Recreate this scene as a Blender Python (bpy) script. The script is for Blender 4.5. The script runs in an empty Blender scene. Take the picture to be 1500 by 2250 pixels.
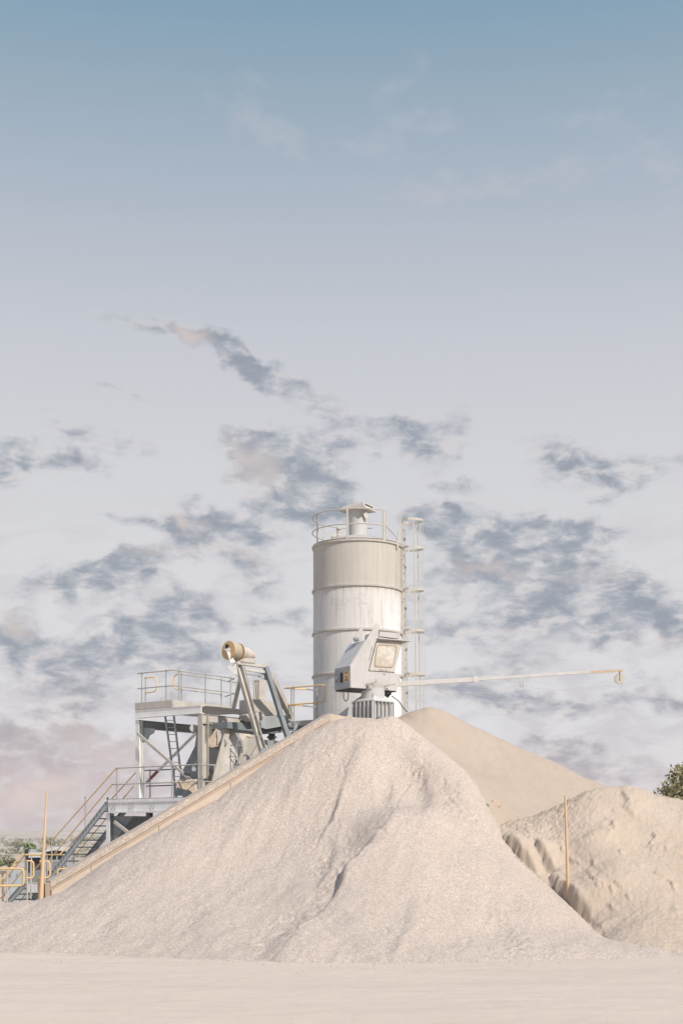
import bpy, math, random
import numpy as np
from mathutils import Vector, Matrix
random.seed(7); rng = np.random.RandomState(11)
S = bpy.context.scene; COL = S.collection
R = math.radians
# ------------------------------------------------------------------ camera
FPX, HZ, HC = 3150.0, 1850.0, 2.5          # focal length in photo pixels, horizon row, eye height
cam = bpy.data.objects.new('camera', bpy.data.cameras.new('camera')); COL.objects.link(cam)
cam.location = (0, 0, HC); cam.rotation_euler = (R(90), 0, 0)
cam.data.sensor_fit = 'AUTO'; cam.data.sensor_width = 36; cam.data.lens = 36*FPX/2250
cam.data.shift_y = (HZ-1125)/2250; cam.data.clip_start = .1; cam.data.clip_end = 9000
S.camera = cam
# ------------------------------------------------------------------ exposure, sun, sky
S.view_settings.view_transform = 'Standard'; S.view_settings.look = 'None'
S.view_settings.exposure = 0.75; S.view_settings.gamma = 1
EXPO = 2**0.75
SUN_AZ, SUN_EL = 141.0, 42.0               # from +Y towards +X: behind the camera on its right
sv = Vector((math.sin(R(SUN_AZ))*math.cos(R(SUN_EL)), math.cos(R(SUN_AZ))*math.cos(R(SUN_EL)), math.sin(R(SUN_EL))))
sl = bpy.data.lights.new('sun', 'SUN'); sl.energy = 2.9; sl.angle = R(.5); sl.color = (1, .925, .825)
so = bpy.data.objects.new('sun', sl); COL.objects.link(so); so.rotation_euler = sv.to_track_quat('Z', 'Y').to_euler()

HAZE = .00032
def lin(c):
    return tuple(((v/255)/12.92 if v/255 <= .04045 else ((v/255+.055)/1.055)**2.4) for v in c)
class NT:
    def __init__(s, tree): s.t = tree; s.n = tree.nodes; s.l = tree.links
    def node(s, typ, **kw):
        n = s.n.new(typ)
        for k, v in kw.items(): setattr(n, k, v)
        return n
    def put(s, sock, v):
        if isinstance(v, bpy.types.NodeSocket): s.l.new(v, sock)
        else: sock.default_value = v
    def math(s, op, a, b=None, c=None, clamp=False):
        n = s.node('ShaderNodeMath', operation=op, use_clamp=clamp)
        for i, v in enumerate((a, b, c)):
            if v is not None: s.put(n.inputs[i], v)
        return n.outputs[0]
    def vmath(s, op, a, b=None, scale=None):
        n = s.node('ShaderNodeVectorMath', operation=op)
        s.put(n.inputs[0], a)
        if b is not None: s.put(n.inputs[1], b)
        if scale is not None: s.put(n.inputs['Scale'], scale)
        return n.outputs['Value'] if op in ('LENGTH', 'DOT_PRODUCT') else n.outputs[0]
    def mix(s, f, a, b, blend='MIX'):
        n = s.node('ShaderNodeMix', data_type='RGBA', blend_type=blend)
        s.put(n.inputs[0], f); s.put(n.inputs[6], a if isinstance(a, bpy.types.NodeSocket) else (*a[:3], 1)); s.put(n.inputs[7], b if isinstance(b, bpy.types.NodeSocket) else (*b[:3], 1))
        return n.outputs[2]
    def rng(s, v, a, b, c=0., d=1., smooth=False):
        n = s.node('ShaderNodeMapRange'); n.interpolation_type = 'SMOOTHSTEP' if smooth else 'LINEAR'
        for i, x in enumerate((v, a, b, c, d)): s.put(n.inputs[i], x)
        return n.outputs[0]
    def noise(s, vec, scale, detail=4, rough=.55, dist=0.):
        n = s.node('ShaderNodeTexNoise'); s.put(n.inputs['Vector'], vec)
        n.inputs['Scale'].default_value = scale; n.inputs['Detail'].default_value = detail
        n.inputs['Roughness'].default_value = rough; n.inputs['Distortion'].default_value = dist
        return n.outputs['Fac']
    def ramp(s, fac, stops):
        n = s.node('ShaderNodeValToRGB'); e = n.color_ramp.elements
        while len(e) > 1: e.remove(e[0])
        for i, (p, c) in enumerate(stops):
            k = e[0] if i == 0 else e.new(p)
            k.position = p; k.color = (*c[:3], 1)
        s.put(n.inputs[0], fac); return n.outputs[0]
    def mapping(s, vec, loc=(0,0,0), rot=(0,0,0), scale=(1,1,1), typ='POINT'):
        n = s.node('ShaderNodeMapping', vector_type=typ); s.put(n.inputs['Vector'], vec)
        n.inputs['Location'].default_value = loc; n.inputs['Rotation'].default_value = rot; n.inputs['Scale'].default_value = scale
        return n.outputs[0]

world = bpy.data.worlds.new('World'); S.world = world; world.use_nodes = True
w = NT(world.node_tree); w.n.clear()
wout = w.node('ShaderNodeOutputWorld'); bg = w.node('ShaderNodeBackground'); w.l.new(bg.outputs[0], wout.inputs[0])
bg.inputs['Strength'].default_value = 0.1
sky = w.node('ShaderNodeTexSky', sky_type='NISHITA', sun_disc=False); sky.sun_elevation = R(SUN_EL); sky.sun_rotation = R(SUN_AZ)
sky.air_density = 1; sky.dust_density = 1; sky.ozone_density = 1.5
tc = w.node('ShaderNodeTexCoord'); sep = w.node('ShaderNodeSeparateXYZ'); w.l.new(tc.outputs['Generated'], sep.inputs[0])
X_, Y_, Z_ = sep.outputs
az = w.math('ARCTAN2', X_, Y_); el = w.math('ARCSINE', Z_)
cmb = w.node('ShaderNodeCombineXYZ'); w.l.new(w.math('MULTIPLY', az, 31.5), cmb.inputs[0]); w.l.new(w.math('MULTIPLY', el, 31.5), cmb.inputs[1])
Q = cmb.outputs[0]                                   # 1 unit = about 1.8 degrees of sky
K = 10/EXPO
def skc(c): return tuple(v*K for v in lin(c))
def elpos(py): return math.atan((HZ-py)/FPX)/R(45)
grad = w.ramp(w.math('DIVIDE', el, R(45)), [(0, skc((226,218,219))), (elpos(1600), skc((224,222,224))), (elpos(1300), skc((219,219,222))),
    (elpos(1000), skc((210,211,216))), (elpos(760), skc((199,202,210))), (elpos(560), skc((185,192,203))), (elpos(380), skc((169,182,197))),
    (elpos(180), skc((150,171,188))), (elpos(0), skc((131,161,183))), (1.0, skc((110,148,181)))])
# clouds: patches of a broken layer, by bearing and height in the sky
CL = [(300,705,85,20,10,.55),(470,748,80,24,22,.75),(530,790,60,30,35,.6),(655,850,85,32,18,.62),(280,858,90,18,12,.3),(120,930,60,14,20,.3),
(270,972,75,22,15,.42),(140,1010,80,30,8,.8),(10,1018,45,36,0,.75),(590,1010,70,34,20,.75),(640,1055,130,60,25,1.15),(700,1090,60,40,10,.7),(760,965,100,40,10,.6),
(925,975,80,40,38,.8),(1010,925,45,38,20,.45),(1270,1000,110,30,15,.5),(1300,1055,110,34,10,.55),(500,1168,115,44,8,1.1),(215,1268,140,32,-8,.95),(300,1235,90,24,-15,.75),(280,1140,120,18,6,.36),
(560,1272,60,30,15,.6),(405,1335,95,34,12,.95),(320,1390,120,32,14,.8),(35,1390,60,44,35,.95),(130,1490,100,52,15,.8),(340,1450,120,46,0,.55),(220,1420,60,24,0,.5),
(950,1150,60,26,10,.6),(1050,1190,110,60,12,.95),(1250,1155,120,26,6,.85),(1245,1215,80,30,8,.95),(1180,1285,130,36,10,1.0),(1290,1330,90,36,12,.85),(1390,1290,90,40,10,.85),
(1430,1372,100,36,10,1.1),(1150,1360,75,36,8,.95),(1310,1410,55,18,0,.6),(990,1390,90,30,5,.75),(960,1290,70,40,0,.4),(1050,1490,110,20,-4,.4),(1150,1450,85,24,0,.6),
(1080,1530,140,26,8,.62),(1200,1550,110,20,8,.6),(1340,1535,90,16,4,.62),(640,1368,100,30,5,.55),(1230,1640,65,11,0,.55),(1330,1690,150,46,12,.72),(1200,1650,60,14,10,.4),
(140,1615,80,16,4,.55),(160,1690,190,66,10,.9),(30,1760,120,66,10,.85),(255,1670,80,46,10,.75),(30,1650,80,50,0,.6),(130,1565,70,16,0,.4),(1490,1560,45,16,0,.7),(560,1480,110,36,0,.35),(1040,1075,80,18,5,.4),
(420,1560,120,30,0,.45),(240,1790,160,40,0,.6),(1440,1500,60,24,0,.35),(1460,1020,70,22,10,.35)]
WISP = [(550,265,95,30,25,.7),(620,300,60,20,30,.5),(840,200,60,22,-20,.5),(925,265,85,22,6,.7),(1340,245,90,26,-8,.6),(810,330,70,34,0,.55),(1450,370,80,34,28,.8),(1000,412,190,26,-3,.75),(930,125,55,18,10,.45),(1280,380,80,30,0,.5),(560,180,60,22,10,.35),(250,870,90,20,12,.3)]
wob = w.node('ShaderNodeTexNoise'); w.l.new(Q, wob.inputs['Vector']); wob.inputs['Scale'].default_value = 1.6; wob.inputs['Detail'].default_value = 3
QW = w.vmath('ADD', Q, w.vmath('SCALE', w.vmath('SUBTRACT', wob.outputs['Color'], (.5,.5,.5)), scale=.9))
LAST = []
def blobs(lst, vec, gain=1.05, lift=.30):
    tot = None; v0 = vec
    for k, (px, py, rx, ry, rot, wt) in enumerate(lst):
        if k % 5 == 0 and (tot or LAST):             # evaluate a handful of patches at a time (the shader's memory is small)
            n = w.node('ShaderNodeVectorMath', operation='MULTIPLY_ADD'); w.put(n.inputs[0], tot or LAST[-1]); n.inputs[1].default_value = (1e-7,)*3; w.put(n.inputs[2], v0); vec = n.outputs[0]
        a = math.atan((px-750)/FPX); e = math.atan((HZ-py)/FPX*math.cos(a))
        m = w.mapping(vec, (a*31.5, e*31.5, 0), (0,0,-R(rot)), (rx/100, ry/100, 1), 'TEXTURE')
        d = w.rng(w.vmath('LENGTH', m), 0, 2.1, gain*wt+lift, 0, True)
        tot = d if tot is None else w.math('ADD', tot, d)
    LAST.append(tot); return tot
QF = w.mapping(Q, rot=(0,0,R(14)), scale=(.62, 1.25, 1))
def fbm(v): return w.noise(v, 2.05, 9, .6, .25)
n1 = fbm(QF); n2 = fbm(w.vmath('ADD', QF, (.16, -.12, 0)))
bl = blobs(CL, QW)
# elsewhere round the sky the same layer, broken by noise alone
band = w.math('MULTIPLY', w.rng(el, R(1), R(5), 0, 1), w.rng(el, R(12), R(19), 1, 0))
aside = w.rng(w.math('ABSOLUTE', az), .27, .4, 0, 1, True)
bl = w.math('ADD', bl, w.math('MULTIPLY', w.math('MULTIPLY', band, aside), w.rng(w.noise(QF, .6, 2), .45, .7, 0, 1)))
bl = w.math('MINIMUM', bl, 1.15)
n3 = w.noise(w.mapping(Q, (5.3, 2.2, 0), (0,0,R(20)), (.6, 1.5, 1)), 5.2, 6, .64, .6)
dn = w.math('ADD', w.math('ADD', bl, w.math('MULTIPLY', w.math('SUBTRACT', n1, .5), 2.7)), w.math('MULTIPLY', w.math('SUBTRACT', n3, .5), .55))
dens = w.math('MULTIPLY', w.rng(dn, -.12, 1.75, 0, 1, True), w.rng(bl, .05, .5, 0, 1, True))
sheet = w.noise(w.mapping(Q, (3.1, 7.7, 0), (0,0,R(10)), (.55, 1.3, 1)), 1.1, 7, .62, .4)
thin = w.math('MULTIPLY', w.rng(sheet, .44, .68, 0, 1, True), w.math('MULTIPLY', w.rng(el, R(15), R(9), 0, 1, True), .6))
lit = w.math('MULTIPLY', w.rng(w.math('SUBTRACT', n2, n1), .0, .11, 0, 1, True), w.math('MULTIPLY', w.rng(dens, .04, .25, 0, 1), w.rng(dens, .75, .4, 0, 1)))
body = w.mix(w.rng(dens, .12, .85), skc((207,206,210)), skc((142,151,164)))
low = w.rng(el, R(1), R(7), 1, 0)
body = w.mix(w.math('MULTIPLY', low, w.rng(az, -.26, .12, 1.0, .55)), body, skc((209,186,183)))
body = w.mix(w.math('MULTIPLY', lit, .5), body, skc((228,212,206)))
PEACH = [(420,728,34,16,20,1),(545,1003,50,22,15,1),(570,1062,46,20,0,1),(400,1142,34,13,20,1),(1080,1252,70,15,8,.7),(30,1362,34,20,35,1),(350,1215,60,14,0,.6),(520,1212,90,12,8,.7),(255,1655,70,34,10,1),
(50,1745,60,40,0,.9),(150,1735,80,26,0,.9),(1310,1262,50,14,5,.7),(690,1265,40,12,0,.6),(860,1130,40,10,0,.6),(640,1390,50,14,0,.6),(130,1600,70,16,0,.5),(1440,1408,60,12,0,.6),(1130,1395,60,10,0,.5)]
pk = w.math('MULTIPLY', blobs(PEACH, QW, .85, 0), w.math('MULTIPLY', w.rng(dens, .03, .3, 0, 1), w.rng(n1, .38, .6, .25, 1)), clamp=True)
body = w.mix(w.math('MULTIPLY', pk, .8), body, skc((230,210,200)))
skyc = w.mix(thin, grad, skc((197,194,202)))
skyc = w.mix(w.math('MULTIPLY', dens, .92), skyc, body)
wisp = w.math('MULTIPLY', w.rng(w.math('ADD', blobs(WISP, QW, 1, .2), w.math('MULTIPLY', w.math('SUBTRACT', n1, .5), 2.4)), .25, 1.3, 0, 1, True), .24)
skyc = w.mix(wisp, skyc, skc((205,200,206)))
nish = w.mix(1.0, sky.outputs[0], (1.4, 1.4, 1.4), 'MULTIPLY')
fin = w.mix(w.rng(el, R(34), R(50), 0, 1, True), skyc, nish)
w.l.new(fin, bg.inputs['Color'])

# ------------------------------------------------------------------ materials
def mat(name): 
    m = bpy.data.materials.new(name); m.use_nodes = True
    t = NT(m.node_tree); b = t.n['Principled BSDF']; b.inputs['Specular IOR Level'].default_value = .3
    return m, t, b
def bump(t, b, h, strength, dist):
    n = t.node('ShaderNodeBump'); n.inputs['Strength'].default_value = strength; n.inputs['Distance'].default_value = dist
    t.put(n.inputs['Height'], h); t.l.new(n.outputs[0], b.inputs['Normal'])
def paint(name, c, c2, rough=.6, mott=1.0, metallic=0., streak=True, rust=0.):
    """Site-dusted paint: mottled between two tones, faint run-down streaks, a little rust"""
    m, t, b = mat(name); co = t.node('ShaderNodeTexCoord').outputs['Object']
    n = t.noise(co, 2.2, 5, .6); f = t.rng(n, .35, .68, 0, 1)
    col = t.mix(f, c, c2)
    if streak:
        st = t.noise(t.mapping(co, scale=(9, 9, .7)), 1.4, 4, .6)
        col = t.mix(t.rng(st, .52, .75, 0, .45*mott), col, tuple(v*.72 for v in c2))
    if rust:
        rn = t.noise(co, 5.5, 6, .65)
        col = t.mix(t.rng(rn, .70-rust, .76-rust, 0, .85), col, (.23, .11, .05))
    t.put(b.inputs['Base Color'], col); b.inputs['Roughness'].default_value = rough; b.inputs['Metallic'].default_value = metallic
    bump(t, b, t.noise(co, 14, 3), .12, .01)
    return m
M = {}
M['cabwhite'] = paint('dusty white cab paint', (.47,.455,.44), (.42,.405,.39), .55)
M['cream'] = paint('cream paint', (0.500,0.464,0.417), (0.407,0.381,0.338), rust=.02)
M['grey'] = paint('pale grey paint', (.50,.495,.48), (.43,.43,.42))
M['white'] = paint('white paint', (.77,.76,.745), (.67,.66,.645), .5)
M['bluegrey'] = paint('blue grey paint and shade tone', (.36,.385,.395), (.28,.30,.31))  # steel colour, and the shade tone painted on the cabin's end panel
M['steelblue'] = paint('pale blue steel', (.44,.47,.49), (.36,.40,.42))
M['teal'] = paint('slate paint and shade tone', (.21,.232,.236), (.15,.168,.172))  # dark steel colour, and the shade tone painted on one hoist leg
M['galv'] = paint('galvanised steel', (.38,.375,.36), (.30,.295,.285), .5, .4, .2)
M['railpaint'] = paint('dusty rail paint', (0.450,0.420,0.376), (0.323,0.304,0.274), .6, .5)
M['yellow'] = paint('faded yellow paint', (.72,.48,.215), (.62,.43,.215), .55, .5)
M['black'] = paint('black rubber', (.018,.018,.018), (.03,.03,.03), .6, .3, streak=False)
M['dark'] = paint('dark steel', (.05,.055,.058), (.035,.037,.04), .6, .5)
M['tan'] = paint('tan enamel', (0.571,0.378,0.194), (0.490,0.326,0.174), .5, .4, rust=.03)
M['rope'] = paint('wound rope', (0.480,0.422,0.346), (0.384,0.326,0.259), .8, .3)
M['red'] = paint('faded red paint', (.32,.09,.07), (.25,.08,.06))
M['pole'] = paint('weathered pole', (0.574,0.396,0.238), (0.495,0.356,0.238), .75, .4)
M['wood'] = paint('old timber', (0.228,0.180,0.132), (0.156,0.126,0.096), .85)
M['woodpale'] = paint('pale timber', (0.455,0.342,0.248), (0.373,0.279,0.207), .85)
M['crust'] = None
def crust():
    m, t, b = mat('concrete crust'); co = t.node('ShaderNodeTexCoord').outputs['Object']
    n = t.noise(co, 6, 6, .65)
    col = t.mix(t.rng(n, .4, .62), (.55,.44,.33), (.46,.40,.33)); col = t.mix(t.rng(t.noise(co, 8, 4), .58, .70, 0, .8), col, (.26,.13,.06))
    t.put(b.inputs['Base Color'], col); b.inputs['Roughness'].default_value = .95; bump(t, b, n, .9, .05); return m
M['crust'] = crust()
def glass():
    m, t, b = mat('dusty window pane'); co = t.node('ShaderNodeTexCoord').outputs['Object']
    n = t.noise(co, 2.6, 3, .5, 1.2)
    t.put(b.inputs['Base Color'], t.mix(t.rng(n, .42, .62), (.44,.385,.32), (.57,.53,.48)))
    b.inputs['Roughness'].default_value = .22; b.inputs['Specular IOR Level'].default_value = .5; return m
M['pane'] = glass()
def darkglass():
    m, t, b = mat('dark glass'); b.inputs['Base Color'].default_value = (.012,.014,.016,1); b.inputs['Roughness'].default_value = .12; return m
M['glass'] = darkglass()
def silo_paint():
    m, t, b = mat('silo paint'); co = t.node('ShaderNodeTexCoord').outputs['Object']
    s = t.node('ShaderNodeSeparateXYZ'); t.l.new(co, s.inputs[0]); x, y, z = s.outputs
    ang = t.math('ARCTAN2', x, t.math('MULTIPLY', y, -1))
    cmb = t.node('ShaderNodeCombineXYZ'); t.l.new(t.math('MULTIPLY', ang, 1.5), cmb.inputs[0]); t.l.new(z, cmb.inputs[1]); q = cmb.outputs[0]
    big = t.noise(q, .9, 5, .6); st = t.noise(t.mapping(q, scale=(7, .35, 1)), 1.6, 6, .65); fine = t.noise(q, 11, 4)
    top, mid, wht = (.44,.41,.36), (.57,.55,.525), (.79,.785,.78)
    zz = t.math('ADD', z, t.math('MULTIPLY', t.math('SUBTRACT', st, .5), 1.4))
    col = t.mix(t.rng(zz, SILO_R1-.30, SILO_R1+.12, 0, 1, True), mid, top)
    # whiter on the right side below the first ring, whitest below the second
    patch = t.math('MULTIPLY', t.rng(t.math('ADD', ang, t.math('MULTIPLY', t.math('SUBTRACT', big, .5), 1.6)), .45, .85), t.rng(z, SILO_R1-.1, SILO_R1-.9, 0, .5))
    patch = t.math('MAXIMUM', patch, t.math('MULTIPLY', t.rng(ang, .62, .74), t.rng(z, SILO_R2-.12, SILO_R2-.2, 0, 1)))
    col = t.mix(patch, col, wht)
    col = t.mix(t.rng(st, .50, .68, 0, .55), col, (.34,.335,.325))
    col = t.mix(t.rng(st, .40, .27, 0, .45), col, (.68,.67,.65))
    col = t.mix(t.math('MULTIPLY', t.rng(big, .52, .68, 0, .55), t.rng(fine, .4, .6)), col, (.32,.315,.305))
    col = t.mix(t.math('MULTIPLY', t.rng(t.noise(q, 3.1, 3, .5), .715, .74, 0, .8), t.rng(z, SILO_R1-.2, SILO_R1)), col, (.75,.74,.72))
    t.put(b.inputs['Base Color'], col); b.inputs['Roughness'].default_value = .6
    bump(t, b, t.math('ADD', t.math('MULTIPLY', fine, .3), big), .15, .03); return m
def gravel(name, c1, c2, c3, scale=24., bs=.9):
    m, t, b = mat(name); co = t.node('ShaderNodeTexCoord').outputs['Object']
    v = t.node('ShaderNodeTexVoronoi'); t.l.new(co, v.inputs['Vector']); v.inputs['Scale'].default_value = scale
    sp = t.node('ShaderNodeSeparateColor'); t.l.new(v.outputs['Color'], sp.inputs[0])
    col = t.ramp(sp.outputs[0], [(0, c1), (.55, c2), (.85, c3), (1, tuple(min(.8, x*1.2) for x in c3))])
    big = t.noise(co, .35, 4, .6); col = t.mix(t.rng(big, .35, .7, 0, .35), col, tuple(x*.86 for x in c2))
    mid = t.noise(co, 3., 4, .6); col = t.mix(t.rng(mid, .55, .72, 0, .12), col, tuple(x*.8 for x in c1))
    t.put(b.inputs['Base Color'], col); b.inputs['Roughness'].default_value = .95; b.inputs['Specular IOR Level'].default_value = .15
    h = t.math('ADD', t.math('MULTIPLY', v.outputs['Distance'], -1.0), t.math('MULTIPLY', t.noise(co, 60, 2), .25))
    bump(t, b, h, bs, .02); return m
M['gravel'] = gravel('pale gravel', (.355,.29,.24), (.54,.45,.38), (.70,.60,.52), 72., .75)
def sandm(name, c1, c2, gr=.25):
    m, t, b = mat(name); co = t.node('ShaderNodeTexCoord').outputs['Object']
    big = t.noise(co, .5, 5, .6); mid = t.noise(co, 4, 5, .6); fine = t.noise(co, 45, 3, .7)
    col = t.mix(t.rng(big, .35, .68), c1, c2); col = t.mix(t.rng(mid, .5, .72, 0, gr), col, tuple(x*.8 for x in c1)); col = t.mix(t.rng(fine, .5, .75, 0, gr*1.3), col, tuple(x*.7 for x in c1))
    t.put(b.inputs['Base Color'], col); b.inputs['Roughness'].default_value = .95; b.inputs['Specular IOR Level'].default_value = .12
    bump(t, b, t.math('ADD', fine, mid), .5, .02); return m
M['sand'] = sandm('tan sand', (.385,.318,.255), (.415,.345,.282))
M['bank'] = sandm('damp crusted sand', (.445,.362,.285), (.475,.395,.32), .4)
def groundm():
    m, t, b = mat('yard dust'); co = t.node('ShaderNodeTexCoord').outputs['Object']
    s = t.node('ShaderNodeSeparateXYZ'); t.l.new(co, s.inputs[0])
    big = t.noise(t.mapping(co, scale=(.25, 1, 1)), .5, 6, .6); mid = t.noise(t.mapping(co, scale=(.5, 1.6, 1)), 2.0, 5, .6); fine = t.noise(co, 30, 4, .7); vf = t.noise(co, 9, 6, .75)
    col = t.mix(t.rng(big, .35, .68), (.57,.485,.408), (.525,.445,.372))
    col = t.mix(t.rng(mid, .52, .74, 0, .3), col, (.45,.37,.305)); col = t.mix(t.rng(fine, .55, .8, 0, .45), col, (.36,.30,.26)); col = t.mix(t.rng(vf, .62, .75, 0, .45), col, (.63,.57,.52))
    sc = t.noise(co, .03, 6, .62); sc2 = t.noise(co, .16, 5, .65)
    scrub = t.mix(t.rng(sc, .42, .6), (.46,.385,.315), (.38,.33,.26)); scrub = t.mix(t.rng(sc2, .5, .7, 0, .7), scrub, (.27,.245,.19))
    col = t.mix(t.rng(t.math('ADD', s.outputs[1], t.math('MULTIPLY', sc2, 20)), 78, 92), col, scrub)
    t.put(b.inputs['Base Color'], col); b.inputs['Roughness'].default_value = .96; b.inputs['Specular IOR Level'].default_value = .1
    trk_ = t.noise(t.mapping(co, rot=(0,0,R(4)), scale=(.06, 1.5, 1)), 1.5, 5, .6); col = t.mix(t.rng(trk_, .56, .7, 0, .12), col, (.44,.365,.30))
    t.put(b.inputs['Base Color'], col)
    bump(t, b, t.math('ADD', t.math('ADD', fine, mid), t.math('ADD', vf, t.math('MULTIPLY', trk_, .35))), .5, .03); return m
M['ground'] = groundm()
def hillm():
    m, t, b = mat('dry scrub hillside'); co = t.node('ShaderNodeTexCoord').outputs['Object']
    a = t.noise(co, .018, 7, .65); c = t.noise(co, .09, 5, .65)
    col = t.mix(t.rng(a, .4, .62), (.46,.385,.32), (.38,.335,.27)); col = t.mix(t.rng(c, .5, .66, 0, .8), col, (.26,.255,.20))
    t.put(b.inputs['Base Color'], col); b.inputs['Roughness'].default_value = 1; return m
M['hill'] = hillm()
def leafm(name, c1, c2, sc=3):
    m, t, b = mat(name); co = t.node('ShaderNodeTexCoord').outputs['Object']
    col = t.mix(t.rng(t.noise(co, sc, 3, .7), .38, .62), c1, c2); t.put(b.inputs['Base Color'], col); b.inputs['Roughness'].default_value = .65; return m
M['leaf'] = leafm('olive leaves', (.17,.16,.085), (.38,.33,.18)); M['leafgreen'] = leafm('green leaves', (.15,.20,.075), (.25,.29,.12), 2)
M['leafgrey'] = leafm('grey green leaves', (.21,.215,.14), (.35,.32,.235), 2); M['bark'] = paint('bark', (.13,.10,.075), (.09,.07,.05), .9)
def concrete():
    m, t, b = mat('wall concrete'); co = t.node('ShaderNodeTexCoord').outputs['Object']
    n = t.noise(co, 1.3, 6, .6); f = t.noise(co, 22, 3); 
    col = t.mix(t.rng(n, .35, .66), (.50,.42,.345), (.45,.375,.31)); col = t.mix(t.rng(f, .5, .75, 0, .3), col, (.40,.33,.27))
    t.put(b.inputs['Base Color'], col); b.inputs['Roughness'].default_value = .9; bump(t, b, f, .25, .01); return m
M['concrete'] = concrete()
M['cap'] = gravel('pebbled concrete cap', (.36,.30,.25), (.42,.355,.305), (.46,.40,.35), 22., .4)
M['rustband'] = paint('rusty joint strip', (.46,.355,.275), (.42,.325,.25), .9)

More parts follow.
